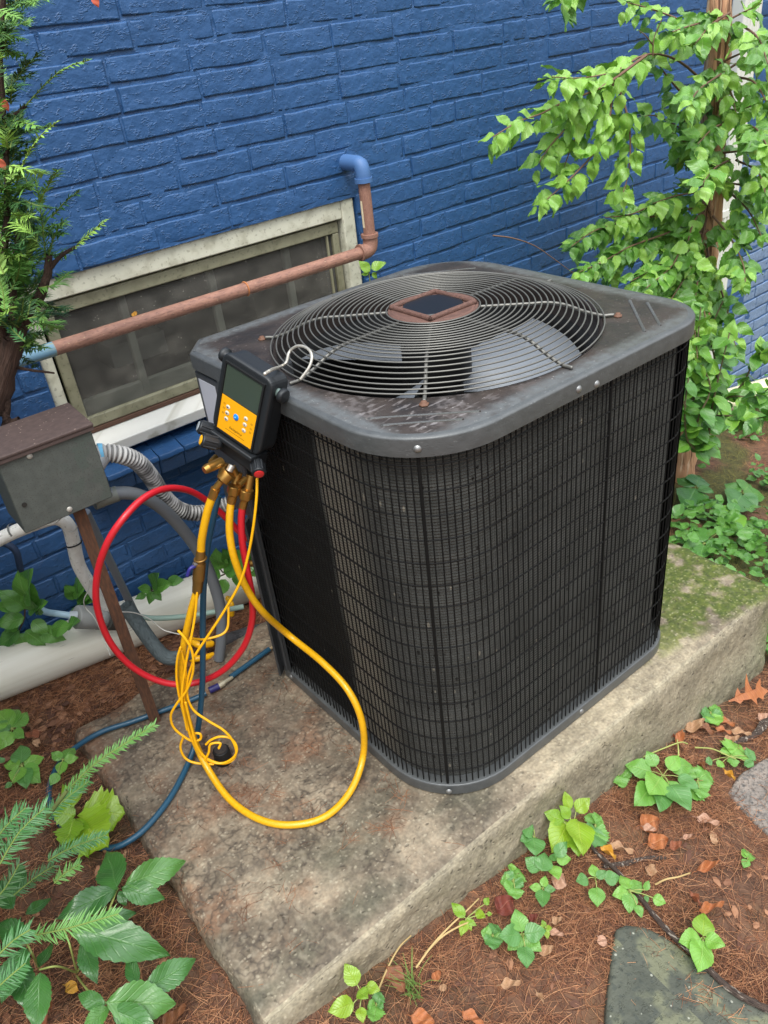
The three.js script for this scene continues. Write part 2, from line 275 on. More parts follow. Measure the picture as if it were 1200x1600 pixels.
/* ---------- basement window ---------- */
{
  const w = thing('basement_window', 'cream framed basement window with a dusty screen in the blue wall', 'window');
  const zf = WZ - 0.012, fr = (x0, x1, y0, y1, z, d, r = 0.004) => { const g = new RoundedBoxGeometry(x1 - x0, y1 - y0, d, 2, r).translate((x0 + x1) / 2, (y0 + y1) / 2, z - d / 2), p = g.attributes.position, uv = g.attributes.uv; for (let i = 0; i < p.count; i++) uv.setXY(i, p.getX(i) + p.getZ(i), p.getY(i)); return g; };
  const jag = fr(0.754, 0.799, 0.56, 0.998, zf + 0.004, 0.08, 0.006);
  mesh('frame', merge([fr(-0.205, 0.754, 0.946, 0.998, zf, 0.08), fr(-0.205, -0.172, 0.575, 0.946, zf - 0.002, 0.08), jag]), grimeCream, w);
  const metal = M(C(172, 170, 156), { roughness: 0.5, map: grimeCream.map });
  const zs = zf - 0.014;
  mesh('screen_frame', merge([fr(-0.162, 0.745, 0.907, 0.939, zs, 0.016), fr(-0.162, -0.132, 0.628, 0.907, zs - 0.001, 0.016), fr(0.722, 0.745, 0.628, 0.907, zs - 0.001, 0.016), fr(-0.162, 0.745, 0.598, 0.628, zs, 0.016), fr(0.700, 0.708, 0.628, 0.907, zs - 0.004, 0.01)]), metal, w);
  const dust = tex(512, 256, (u, v) => { const n = fbm(u * 14, v * 7, 5), st = 40 * spot(u * 130, v * 60, 0.06, 3), b = sst(0.5, 0.7, fbm(u * 5, v * 3, 3, 7)) * 20; const k = lerp(66, 104, n) + st + b; return [k, k * 0.97, k * 0.9]; });
  const scr = mesh('window_screen', new THREE.PlaneGeometry(0.86, 0.29).translate(0.29, 0.767, zs - 0.012), M(new THREE.Color(1, 1, 1), { map: dust, transparent: true, opacity: 0.62, roughness: 0.9 }), w);
  mesh('pane', new THREE.PlaneGeometry(0.93, 0.36).translate(0.29, 0.765, zs - 0.045), MP(C(235, 240, 238), { transmission: 1, thickness: 0, roughness: 0.05 }), w);
  const mz = zs - 0.052, mm = M(C(205, 203, 190), { roughness: 0.6 });
  for (const x of [0.062, 0.33, 0.585]) mesh('glazing_bar', fr(x - 0.011, x + 0.011, 0.60, 0.935, mz, 0.02), mm, w);
  mesh('sash_rail', merge([fr(-0.17, 0.75, 0.60, 0.655, mz - 0.002, 0.02), fr(-0.17, 0.75, 0.915, 0.94, mz - 0.002, 0.02)]), mm, w);
  mesh('sash_bead', fr(-0.2, 0.79, 0.585, 0.5975, zs + 0.004, 0.06, 0.002), M(C(84, 58, 44), { roughness: 0.8 }), w);
  const sg = fr(-0.215, 0.806, 0.545, 0.578, WZ + 0.05, 0.13, 0.004); sg.translate(0, -0.56, -WZ).rotateX(0.13).translate(0, 0.562, WZ);
  mesh('sill', sg, sillWhite, w);
  // the dark room behind the glass
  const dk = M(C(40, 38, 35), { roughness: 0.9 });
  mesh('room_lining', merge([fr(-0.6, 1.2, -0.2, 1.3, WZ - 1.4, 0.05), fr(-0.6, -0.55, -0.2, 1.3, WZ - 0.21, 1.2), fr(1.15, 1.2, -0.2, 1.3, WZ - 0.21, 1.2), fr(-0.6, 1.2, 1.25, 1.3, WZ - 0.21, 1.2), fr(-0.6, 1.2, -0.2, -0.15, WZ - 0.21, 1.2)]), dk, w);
  const bx = fr(0.06, 0.24, 0.63, 0.70, WZ - 0.3, 0.12); top(mesh('carton', bx, M(C(190, 188, 178))), 'carton', 'pale carton dimly seen behind the dusty window screen', 'carton');
}

/* ---------- iron pipe on the wall ---------- */
{
  const rustMap = tex(512, 256, (u, v) => { const n = fbm(u * 30, v * 8, 5), k = fbm(u * 90, v * 24, 3, 3); let c = mix3([168, 124, 104], [132, 94, 80], n); c = mix3(c, [104, 76, 66], sst(0.6, 0.75, k) * 0.5); return mix3(c, [196, 170, 140], spot(u * 160, v * 40, 0.025, 9)); });
  const rust = M(new THREE.Color(1, 1, 1), { map: rustMap, roughness: 0.62, bumpMap: paintBump, bumpScale: 0.001 }), blue = M(C(74, 110, 158), { roughness: 0.55 }), paleB = M(new THREE.Color(1, 1, 1), { roughness: 0.6, map: tex(128, 128, (u, v) => mix3([104, 140, 162], [150, 150, 118], sst(0.45, 0.7, fbm(u * 5, v * 5, 4)))) });
  const R = 0.0172, z = WZ + 0.08, y = 0.862, X = 0.779;
  const w = thing('iron_pipe', 'rusty brown iron pipe crossing the window and turning up into the wall', 'pipe');
  mesh('pipe_run', tube([V(-0.185, y + 0.002, z), V(0.2, y + 0.001, z), V(0.5, y, z), V(X - 0.035, y, z)], R, 40, 18), rust, w);
  mesh('painted_end', merge([rod(V(-1.6, y + 0.006, z), V(-0.185, y + 0.002, z), R * 1.01, R * 1.01, 18)]), paleB, w, 'pale blue painted end of the pipe');
  const el = [V(X - 0.04, y, z), V(X - 0.022, y, z), V(X - 0.006, y + 0.006, z), V(X, y + 0.022, z), V(X, y + 0.04, z)];
  mesh('lower_elbow', merge([tube(el, R * 1.28, 16, 18), rod(V(X, y + 0.036, z), V(X, y + 0.046, z), R * 1.5, R * 1.5, 18), rod(V(X - 0.036, y, z), V(X - 0.044, y, z), R * 1.42, R * 1.42, 18)]), rust, w);
  mesh('riser', rod(V(X, y + 0.04, z), V(X, 1.06, z), R, R, 18), rust, w);
  mesh('paint_chip', new THREE.CylinderGeometry(R * 1.015, R * 1.015, 0.075, 8, 6, true, -1.9, 0.55).translate(X, 0.965, z), M(C(232, 214, 178)), w, 'cream patch of bare paint on the riser');
  const y2 = 1.098; const e2 = [V(X, 1.052, z), V(X, y2 - 0.022, z), V(X, y2 - 0.005, z - 0.006), V(X, y2, z - 0.022), V(X, y2, WZ - 0.02)];
  mesh('upper_elbow', merge([tube(e2, R * 1.26, 18, 18), rod(V(X, 1.05, z), V(X, 1.062, z), R * 1.5, R * 1.5, 18)]), blue, w, 'blue painted elbow entering the wall');
  mesh('pipe_tie', new THREE.TorusGeometry(R * 1.06, 0.002, 6, 20).rotateY(Math.PI / 2).translate(0.345, y + 0.001, z), M(C(190, 120, 70)), w);
}

/* ---------- condenser unit ---------- */
const UW = 0.812, U2 = 0.118, UD = 0.786, UH = 0.882, UR = 0.177, FX = 0.40, FZ = -0.393;
// closed outline (counted so that the outside is on the left of travel), with outward normals; cut = size of the service corner's chamfer
function outline(cutX, cutZ, n = 14) {
  const o = [], arc = (cx, cz, a0, a1, R = UR) => { for (let i = 0; i <= n; i++) { const a = lerp(a0, a1, i / n); o.push([cx + R * Math.cos(a), cz + R * Math.sin(a), Math.cos(a), Math.sin(a)]); } };
  const H = Math.PI / 2, line = (ax, az, bx, bz, nx, nz, k) => { for (let i = 1; i < k; i++) o.push([lerp(ax, bx, i / k), lerp(az, bz, i / k), nx, nz]); };
  const cl = Math.hypot(cutX, cutZ), cn = [-cutZ / cl, -cutX / cl];
  o.push([0, -UD + cutZ, -1, 0]); line(0, -UD + cutZ, 0, -UR, -1, 0, 12);
  arc(UR, -UR, 2 * H, H); line(UR, 0, UW - U2, 0, 0, 1, 12); arc(UW - U2, -U2, H, 0, U2); line(UW, -U2, UW, -UD + UR, 1, 0, 12);
  arc(UW - UR, -UD + UR, 0, -H); line(UW - UR, -UD, cutX, -UD, 0, -1, 12); o.push([cutX, -UD, 0, -1]);
  o.push([cutX, -UD, ...cn], [0, -UD + cutZ, ...cn]);
  return o;
}
function sweep(o, prof, closed = true) { // profile of [outset, height]
  const pos = [], uv = [], idx = [], m = prof.length; let s = 0;
  const L = closed ? o.concat([o[0]]) : o;
  L.forEach((q, i) => { if (i) s += Math.hypot(q[0] - L[i - 1][0], q[1] - L[i - 1][1]); let t = 0; prof.forEach(([d, y], j) => { if (j) t += Math.hypot(d - prof[j - 1][0], y - prof[j - 1][1]); pos.push(q[0] + q[2] * d, y, q[1] + q[3] * d); uv.push(s, prof[0][1] < prof[m - 1][1] ? t : -t); }); });
  for (let i = 0; i + 1 < L.length; i++) for (let j = 0; j + 1 < m; j++) { const a = i * m + j; idx.push(a, a + m, a + 1, a + 1, a + m, a + m + 1); }
  const g = new THREE.BufferGeometry(); g.setAttribute('position', new THREE.Float32BufferAttribute(pos, 3)); g.setAttribute('uv', new THREE.Float32BufferAttribute(uv, 2)); g.setIndex(idx); g.computeVertexNormals(); return g;
}
{
  const u = thing('condenser_unit', 'large black air conditioner condenser with a round wire fan guard on the concrete pad', 'air conditioner', null, V(FX, 0, FZ));
  const topTex = tex(1024, 1024, (a, b) => {
    const x = a * 0.9 - 0.05, z = -b * 0.9 + 0.05, r = Math.hypot(x - FX, z - FZ);
    const n = fbm(x * 11, z * 11, 5), f = fbm(x * 55, z * 55, 4, 3), st = fbm(x * 26 + z * 8, z * 90, 3, 9);
    let c = mix3([54, 47, 42], [32, 28, 26], sst(0.3, 0.7, n)); c = mix3(c, [70, 58, 53], 0.45 * f);
    const wet = sst(0.5, 0.68, fbm(x * 8, z * 8, 4, 12)) * sst(0.55, 0.15, x) * sst(-0.9, -0.1, z); c = mix3(c, [128, 124, 124], wet * 0.45 * sst(0.3, 0.7, f));
    c = mix3(c, [142, 138, 138], sst(0.64, 0.78, st) * 0.6 * sst(0.35, 0.1, x) * sst(-0.34, -0.12, z));
    const gr = sst(0.02, 0.055, Math.min(x, -z, UW - x, UD + z)); c = mix3([92, 94, 94], c, clamp(gr + 0.35 * (f - 0.35) * 2, 0, 1)); // worn grey paint at the rim
    c = mix3(c, [170, 164, 158], 0.6 * spot(x * 230, z * 230, 0.03, 4));
    if (x > 0.5) c = mix3(c, [66, 66, 54], 0.4 * n);
    return c;
  }, true, false);
  const rimTex = rep(tex(512, 128, (a, b) => { const n = fbm(a * 40, b * 6, 4); return mix3([84, 86, 86], [70, 72, 72], n).map((q) => q + 30 * spot(a * 200, b * 40, 0.03, 3)); }), 1, 8);
  const paintG = MP(new THREE.Color(1, 1, 1), { map: rimTex, roughness: 0.42, clearcoat: 0.2, clearcoatRoughness: 0.3, bumpMap: rep(paintBump, 4), bumpScale: 0.0006 });
  const topMat = MP(new THREE.Color(1, 1, 1), { map: topTex, roughness: 0.5, specularIntensity: 0.7, bumpMap: rep(paintBump, 3), bumpScale: 0.0012, clearcoat: 0.1, clearcoatRoughness: 0.3 });
  const dark = M(C(16, 16, 16), { roughness: 0.55 }), steel = M(C(150, 150, 148), { roughness: 0.4, metalness: 0.7 });
  const O = outline(0.05, 0.058), BZ = 0.036;
  // cover: flat top with fan hole, rolled rim, embossed ribs, screws
  const sh = new THREE.Shape(); O.forEach((q, i) => { const x = q[0] - q[2] * 0.006, y = -(q[1] - q[3] * 0.006); i ? sh.lineTo(x, y) : sh.moveTo(x, y); });
  const hole = new THREE.Path(); hole.absarc(FX, -FZ, 0.345, 0, Math.PI * 2, true); sh.holes.push(hole);
  const tg = new THREE.ShapeGeometry(sh, 64).rotateX(-Math.PI / 2); { const p = tg.attributes.position, uv = tg.attributes.uv; for (let i = 0; i < p.count; i++) uv.setXY(i, (p.getX(i) + 0.05) / 0.9, (0.05 - p.getZ(i)) / 0.9); } tg.translate(0, UH, 0);
  const lip = new THREE.LatheGeometry([[0.344, 0], [0.338, -0.004], [0.335, -0.012], [0.335, -0.06]].map(([r, y]) => new THREE.Vector2(r, y)), 72).translate(FX, UH, FZ); { const uv = lip.attributes.uv; for (let i = 0; i < uv.count; i++) uv.setXY(i, 0.5, 0.2); }
  const cover = mesh('top_cover', merge([tg, lip]), topMat, u);
  mesh('cover_rim', sweep(O, [[-0.006, UH], [0.003, UH - 0.0006], [0.0068, UH - 0.0022], [0.0086, UH - 0.0055], [0.009, UH - BZ], [0.006, UH - BZ - 0.001], [-0.002, UH - BZ - 0.001]]), paintG, cover);
  for (const [a, b, c2, d] of [[0.029, -0.173, 0.189, -0.024], [0.030, -0.132, 0.147, -0.028], [0.773, -0.181, 0.615, -0.023], [0.776, -0.138, 0.662, -0.022], [0.60, -0.76, 0.77, -0.62]]) {
    const A = V(a, UH - 0.0028, b), B = V(c2, UH - 0.0028, d), D = B.clone().sub(A).multiplyScalar(0.08); mesh('embossed_rib', capped([A.clone().add(D), A.clone().add(D.clone().multiplyScalar(6)), B.clone().sub(D)], 0.0048, 8, 10), topMat, cover);
  }
  const screw = (x, y, z, n) => mesh('screw', merge([lathe([[0, 0.004], [0.0035, 0.0038], [0.0045, 0.002], [0.0065, 0.0014], [0.0068, 0]], V(x, y, z), n, 14)]), steel, u);
  const ki = 0.29289 * UR - 0.0064;
  screw(ki, UH - 0.02, -ki, V(-1, 0, 1)); screw(0.378, UH - 0.02, 0.0089, V(0, 0, 1)); screw(UW - 0.03, UH - 0.018, -0.03, V(1, 0, 1)); screw(0.428, UH - 0.028, 0.0089, V(0, 0, 1));
  // base pan
  const pan = mesh('base_pan', sweep(outline(0.19, 0.166), [[-0.03, 0.034], [0.003, 0.034], [0.0058, 0.033], [0.0065, 0.030], [0.0065, 0.006], [0.003, 0.001]]), paintG, u);
  { const f = new THREE.Shape(); outline(0.19, 0.166).forEach((q, i) => (i ? f.lineTo(q[0], -q[1]) : f.moveTo(q[0], -q[1]))); mesh('pan_floor', new THREE.ShapeGeometry(f).rotateX(-Math.PI / 2).translate(0, 0.012, 0), dark, pan); }
  screw(ki - 0.001, 0.02, -ki + 0.001, V(-1, 0, 1)); screw(0.424, 0.02, 0.0065, V(0, 0, 1)); screw(-0.0065, 0.02, -0.592, V(-1, 0, 0));
  // coil: dusty fins behind the wires
  const cb = tex(256, 512, (a, b) => { const l = 0.5 + 0.5 * Math.sin(b * Math.PI * 2 * 40), k = 0.5 + 0.5 * Math.sin(a * Math.PI * 2 * 48 + 2 * fbm(a * 8, b * 8, 2)); return 255 * (0.55 * l + 0.35 * k + 0.1 * vn(a * 90, b * 90)); }, false);
  const coilTex = tex(2048, 512, (a, b) => {
    const s = a * 3.2, y = b * 0.9; // metres round the coil, from the service corner
    const n = fbm(s * 12, y * 9, 4), f = fbm(s * 70, y * 40, 3, 3), row = Math.abs(((y / 0.0065) % 1) - 0.5) * 2, l = 0.62 + 0.38 * sst(0.15, 0.7, row);
    let c = mix3([108, 109, 105], [77, 78, 75], n); c = mix3(c, [106, 104, 97], 0.35 * f);
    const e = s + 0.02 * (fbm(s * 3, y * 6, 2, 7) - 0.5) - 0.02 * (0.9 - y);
    c = mix3(c, [18, 18, 18], (1 - sst(0.275, 0.292, e)) * 0.62); c = mix3(c, [186, 175, 156], sst(0.29, 0.3, e) * (1 - sst(0.36, 0.47, e)) * 0.6); // shade painted in as a dark band, then a lighter strip
    c = mix3(c, [190, 180, 160], 0.7 * spot(s * 110, y * 45, 0.012, 8));
    c = mix3(c, [34, 32, 30], 0.7 * spot(s * 90, y * 60, 0.03, 6));
    return c.map((q) => q * l);
  });
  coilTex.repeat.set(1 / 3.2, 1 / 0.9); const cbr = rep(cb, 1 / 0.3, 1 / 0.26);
  const CO = outline(0.19, 0.166);
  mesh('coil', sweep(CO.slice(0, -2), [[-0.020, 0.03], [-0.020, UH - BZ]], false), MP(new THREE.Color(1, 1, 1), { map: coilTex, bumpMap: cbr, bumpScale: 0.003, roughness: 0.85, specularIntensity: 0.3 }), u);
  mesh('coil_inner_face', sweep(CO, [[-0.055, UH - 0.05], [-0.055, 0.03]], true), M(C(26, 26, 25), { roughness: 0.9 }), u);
  // guard wires: uprights and rings following the outline, from the service corner to the back
  const path = CO.slice(0, -2).map((q) => [q[0] - q[2] * 0.0015, q[1] - q[3] * 0.0015]); const acc = [0]; for (let i = 1; i < path.length; i++) acc.push(acc[i - 1] + Math.hypot(path[i][0] - path[i - 1][0], path[i][1] - path[i - 1][1]));
  const at = (s) => { let i = 1; while (i < acc.length - 1 && acc[i] < s) i++; const t = (s - acc[i - 1]) / (acc[i] - acc[i - 1] || 1); return [lerp(path[i - 1][0], path[i][0], t), lerp(path[i - 1][1], path[i][1], t)]; };
  const wireM = MP(C(17, 17, 17), { roughness: 0.6, specularIntensity: 0.4 }), WG = new THREE.CylinderGeometry(0.00145, 0.00145, UH - BZ - 0.02, 6), WB = new THREE.CylinderGeometry(0.0032, 0.0032, UH - BZ - 0.02, 8);
  const LEN = 1.93; // round to the far end of the right face
  for (let s = 0.008, k = 0; s < LEN; s += 0.0136, k++) { const [x, z] = at(s), strap = k === 42 || k === 75; const m = new THREE.Mesh(strap ? WB : WG, wireM); m.name = strap ? 'guard_strap' : 'upright_wire'; m.castShadow = m.receiveShadow = true; m.position.set(x + rr(-0.0006, 0.0006) - FX, (UH - BZ + 0.024) / 2, z + rr(-0.0006, 0.0006) - FZ); m.rotation.set(rr(-0.0015, 0.0015), 0, rr(-0.0015, 0.0015)); u.add(m); }
  for (let y = 0.072; y < UH - BZ; y += 0.0502) { const c = new THREE.CatmullRomCurve3(path.filter((_, i) => acc[i] < LEN + 0.5).map(([x, z]) => V(x + 0, y, z)), false, 'catmullrom', 0.0); const m = mesh('ring_wire', new THREE.TubeGeometry(c, 150, 0.0017, 6, false), wireM, u); }
  // far corner: back panel edge seen black past the last wires
  mesh('corner_strip', sweep(CO.filter((q) => q[0] > UW - 0.055 && q[1] > -0.118 && q[1] < -0.016), [[0.0035, 0.03], [0.0035, UH - BZ]], false), M(C(20, 22, 20), { roughness: 0.6 }), u);
  // service corner: control box above, slanted panel below
  const pg = paintG.clone(); pg.color = C(196, 196, 200);
  const cs = new THREE.Shape([[0.0, 0.600], [0.0, 0.735], [0.047, 0.786], [0.21, 0.786], [0.21, 0.69], [0.16, 0.60]].map(([x, y]) => new THREE.Vector2(x, y)));
  mesh('control_box', new THREE.ExtrudeGeometry(cs, { depth: UH - BZ - 0.012 - 0.50, bevelEnabled: true, bevelSize: 0.003, bevelThickness: 0.003, bevelSegments: 2 }).rotateX(-Math.PI / 2).translate(0, 0.50, 0), pg, u);
  const slant = mesh('service_panel', merge([new THREE.BoxGeometry(0.004, UH - BZ - 0.034, 0.04).translate(-0.0035, (UH - BZ + 0.034) / 2, -0.611), rod(V(-0.001, 0.034, -0.610), V(-0.001, UH - BZ, -0.610), 0.008, 0.008, 8), new THREE.BoxGeometry(0.30, 0.48, 0.006).rotateY(-0.86 + Math.PI / 2 - 0.02).translate(0.09, 0.26, -0.71)]), pg, u);
  mesh('suction_valve', merge([lathe([[0, 0], [0.014, 0], [0.014, 0.03], [0.009, 0.034], [0.009, 0.05], [0, 0.05]], V(0.05, 0.30, -0.71), V(-0.8, 0.1, -0.5), 8)]), M(C(150, 112, 54), { metalness: 0.8, roughness: 0.35 }), u);
  const lab = new THREE.PlaneGeometry(0.074, 0.135).rotateY(-Math.PI / 2); mesh('rating_label', new THREE.BoxGeometry(0.0012, 0.135, 0.074).translate(-0.0042, 0.755, -0.686), M(C(196, 198, 208), { roughness: 0.4 }), u);
  // fan: shroud, motor, blades
  mesh('shroud', new THREE.LatheGeometry([[0.336, -0.055], [0.335, -0.30], [0.34, -0.31]].map(([r, y]) => new THREE.Vector2(r, y)), 64).translate(FX, UH, FZ), M(C(34, 34, 34), { roughness: 0.6, side: THREE.DoubleSide }), u);
  mesh('motor', lathe([[0, 0.0], [0.06, 0], [0.072, -0.008], [0.075, -0.02], [0.075, -0.13], [0.06, -0.145], [0.02, -0.15], [0.02, -0.19], [0.05, -0.19], [0.05, -0.21], [0, -0.21]].reverse(), V(FX, UH + 0.03, FZ), V(0, 1, 0), 36), dark, u);
  const blade = M(C(122, 127, 133), { roughness: 0.5, metalness: 0.3 });
  for (let k = 0; k < 3; k++) {
    const g = new THREE.PlaneGeometry(0.26, 1, 14, 20), p = g.attributes.position;
    for (let i = 0; i < p.count; i++) { const r = p.getX(i) + 0.19, v = p.getY(i), w = lerp(0.34, 0.5, (r - 0.06) / 0.26), a = v * w * 2.1 + (r - 0.2) * 0.5, R = 0.055 + (r - 0.06) * 1.03; p.setXYZ(i, R * Math.cos(a), -0.115 - v * 0.075 + 0.012 * Math.cos(v * 3), R * Math.sin(a)); }
    g.computeVertexNormals(); mesh('fan_blade', g.rotateY(-0.42 - k * 2.094 - (k === 1 ? 0.5 : 0)).translate(FX, UH, FZ), blade, u);
  }
  // wire fan guard: domed rings on spokes, rusty hub plate
  const gh = (r) => 0.045 - 0.037 * sst(0.235, 0.362, r) - 0.0035 * (r / 0.36), gm = M(C(112, 110, 104), { roughness: 0.42, metalness: 0.5 });
  for (let i = 0; i < 21; i++) { const r = 0.098 + i * 0.01245; mesh('guard_ring', new THREE.TorusGeometry(r, 0.00165, 7, 96).rotateX(Math.PI / 2).translate(FX, UH + gh(r) + 0.002 + 0.0005, FZ), gm, u); }
  for (let k = 0; k < 8; k++) {
    const a = k * Math.PI / 4, c = Math.cos(a), s = Math.sin(a), pts = [0.085, 0.14, 0.2, 0.235, 0.27, 0.31, 0.345, 0.358, 0.366].map((r) => V(FX + c * r, UH + Math.max(0.0045, gh(r) - 0.0035), FZ + s * r));
    const sp = mesh('guard_spoke', capped(pts, 0.0036, 40, 9), gm, u);
    if (k % 2) mesh('spoke_bolt', merge([lathe([[0, 0.007], [0.005, 0.0068], [0.0055, 0.003], [0.009, 0.0025], [0.009, 0]], V(FX + c * 0.376, UH + 0.001, FZ + s * 0.376), V(0, 1, 0), 6)]), M(C(104, 72, 54), { roughness: 0.7 }), sp);
  }
  const rustM = M(new THREE.Color(1, 1, 1), { roughness: 0.75, map: tex(256, 256, (a, b) => { const n = fbm(a * 14, b * 14, 5); return mix3([118, 84, 72], [78, 54, 46], n); }), bumpMap: paintBump, bumpScale: 0.001 });
  const hub = mesh('hub_plate', lathe([[0, 0.004], [0.085, 0.004], [0.094, 0.002], [0.096, -0.003], [0.0, -0.003]].reverse(), V(FX, UH + 0.045, FZ), V(0, 1, 0), 48), rustM, u);
  const dia = [0, 1, 2, 3, 4].map((k) => V(FX + 0.087 * Math.cos(0.17 + k * Math.PI / 2 + 0.62), UH + 0.052, FZ + 0.087 * Math.sin(0.17 + k * Math.PI / 2 + 0.62)));
  for (let k = 0; k < 4; k++) mesh('hub_ridge', capped([dia[k], dia[k].clone().lerp(dia[k + 1], 0.5), dia[k + 1]], 0.0058, 6, 10), rustM, hub);
  mesh('hub_cap', new THREE.CylinderGeometry(0.062, 0.064, 0.003, 28).translate(FX, UH + 0.0512, FZ), M(C(24, 25, 27), { roughness: 0.35 }), hub);
}

/* ---------- digital gauge hanging from the fan guard ---------- */
const brass = M(C(186, 142, 74), { metalness: 0.85, roughness: 0.32 }), brassD = M(C(150, 116, 62), { metalness: 0.8, roughness: 0.45 });
const blackP = MP(C(30, 33, 36), { roughness: 0.5, sheen: 0.2 }), blackD = M(C(18, 19, 20), { roughness: 0.6 });
const yelH = MP(new THREE.Color(1, 1, 1), { roughness: 0.42, clearcoat: 0.2, map: rep(tex(512, 64, (u, v) => { const n = fbm(u * 30, v * 6, 3), q = mix3([230, 172, 12], [210, 154, 10], n), t = Math.abs(v - 0.36) < 0.05 && u < 0.62 && hash(Math.floor(u * 90), Math.floor(v * 60), 3) > 0.35 ? 0.55 : 0; return mix3(mix3(q, [60, 46, 10], t), [120, 90, 30], 0.5 * spot(u * 40, v * 6, 0.06, 2)); }), 9, 1) }), yelT = MP(C(240, 176, 14), { roughness: 0.4 }), redH = MP(C(196, 30, 42), { roughness: 0.4, clearcoat: 0.2 }), blueH = MP(C(30, 76, 100), { roughness: 0.45, clearcoat: 0.15 });
const GO = V(-0.065, 0.866, -0.423), GU = V(0.209, -0.319, 0.924), GV = V(0.238, 0.934, 0.268), GW = V(-0.948, 0.164, 0.271);
const GM = new THREE.Matrix4().makeBasis(GU, GV, GW).setPosition(GO);
const gp = (x, y, z) => V(x, y, z).applyMatrix4(GM); // gauge's own axes: right, up, out of the face
{
  const g = thing('manifold_gauge', 'black digital refrigerant gauge with yellow keypad hung from the fan guard by a hook', 'gauge', null, GO.clone());
  const L = (name, geo, mat, parent = g, label) => mesh(name, geo.applyMatrix4(GM), mat, parent, label);
  const rs = (w, h, r) => { const s = new THREE.Shape(), x = w / 2, y = h / 2; s.moveTo(-x + r, -y); s.lineTo(x - r, -y); s.quadraticCurveTo(x, -y, x, -y + r); s.lineTo(x, y - r); s.quadraticCurveTo(x, y, x - r, y); s.lineTo(-x + r, y); s.quadraticCurveTo(-x, y, -x, y - r); s.lineTo(-x, -y + r); s.quadraticCurveTo(-x, -y, -x + r, -y); return s; };
  const ex = (s, d, b = 0.003) => new THREE.ExtrudeGeometry(s, { depth: d - 2 * b, bevelEnabled: true, bevelSize: b, bevelThickness: b, bevelSegments: 3, curveSegments: 6 }).translate(0, 0, b);
  L('body', merge([ex(rs(0.112, 0.150, 0.014), 0.048, 0.006).translate(0.001, 0.004, -0.05), ex(rs(0.118, 0.155, 0.016), 0.016, 0.005).translate(0.001, 0.004, -0.0165)]), blackP);
  L('bezel', merge([new THREE.BoxGeometry(0.1, 0.004, 0.005).translate(0, 0.0715, 0.001), new THREE.BoxGeometry(0.1, 0.004, 0.005).translate(0, -0.071, 0.001), new THREE.BoxGeometry(0.004, 0.139, 0.005).translate(-0.048, 0.0003, 0.001), new THREE.BoxGeometry(0.004, 0.139, 0.005).translate(0.048, 0.0003, 0.001)]), blackD);
  L('screen', new THREE.BoxGeometry(0.091, 0.062, 0.002).translate(0, 0.0375, 0.0006), MP(C(62, 72, 62), { roughness: 0.14, clearcoat: 0.6, clearcoatRoughness: 0.1 }));
  const cv = document.createElement('canvas'); cv.width = 512; cv.height = 420; const x = cv.getContext('2d');
  x.fillStyle = '#f5a90e'; x.fillRect(0, 0, 512, 420); x.fillStyle = '#3a2c08'; x.font = 'bold italic 40px sans-serif'; x.textAlign = 'center'; x.fillText('fieldpiece', 262, 345);
  x.fillStyle = '#5a430c'; for (let i = 0; i < 26; i++) x.fillRect(120 + i * 11, 368, 8, 7);
  x.fillStyle = '#c2850e'; for (const [a, b] of [[52, 96], [52, 150], [52, 210], [462, 136], [462, 190], [462, 236]]) { x.fillRect(a - 16, b - 12, 32, 24); x.fillStyle = '#d99a16'; x.fillRect(a - 8, b - 5, 16, 10); x.fillStyle = '#c2850e'; }
  const kt = new THREE.CanvasTexture(cv); kt.colorSpace = THREE.SRGBColorSpace;
  const kp = new THREE.PlaneGeometry(0.091, 0.0745).translate(0, -0.0315, 0.0018); L('keypad', merge([kp]), M(new THREE.Color(1, 1, 1), { map: kt, roughness: 0.45 }));
  const btn = M(C(206, 196, 180), { roughness: 0.5 }), ink = M(C(50, 50, 60));
  const B = (a, b, r, m, rx = 1.25) => L('button', new THREE.SphereGeometry(r, 16, 8).scale(rx, 1, 0.35).translate(a, b, 0.002), m);
  for (const [a, b] of [[-0.026, -0.014], [-0.026, -0.027], [-0.026, -0.040], [0.021, -0.014], [0.021, -0.027], [0.021, -0.040]]) { B(a, b, 0.0043, btn); L('button_mark', new THREE.SphereGeometry(0.0017, 8, 6).scale(a > 0 ? 0.9 : 1.5, 0.8, 0.35).translate(a, b, 0.0034), ink); }
  B(-0.003, -0.024, 0.0068, M(C(20, 130, 220), { roughness: 0.35 }), 1); L('button_mark', new THREE.SphereGeometry(0.002, 8, 6).scale(1, 1, 0.4).translate(-0.003, -0.024, 0.0044), M(C(120, 200, 240)));
  const peg = (s, y) => L('strap_peg', merge([lathe([[0, 0], [0.0075, 0], [0.0085, 0.016], [0.014, 0.017], [0.014, 0.025], [0.011, 0.028], [0, 0.028]], V(s * 0.054, y, -0.022), V(s, 0, 0), 18)]), blackP);
  peg(-1, 0.066); peg(1, 0.058);
  L('peg_glint', new THREE.CylinderGeometry(0.0082, 0.0082, 0.009, 14).rotateZ(Math.PI / 2).translate(0.066, 0.0595, -0.0205), M(C(120, 138, 132), { roughness: 0.3, metalness: 0.4 }));
  // valve rail and knobs
  L('rail', merge([new RoundedBoxGeometry(0.116, 0.010, 0.03, 2, 0.003).translate(0.0, -0.083, -0.004), new RoundedBoxGeometry(0.1, 0.045, 0.034, 2, 0.006).translate(0.004, -0.106, -0.028)]), blackP);
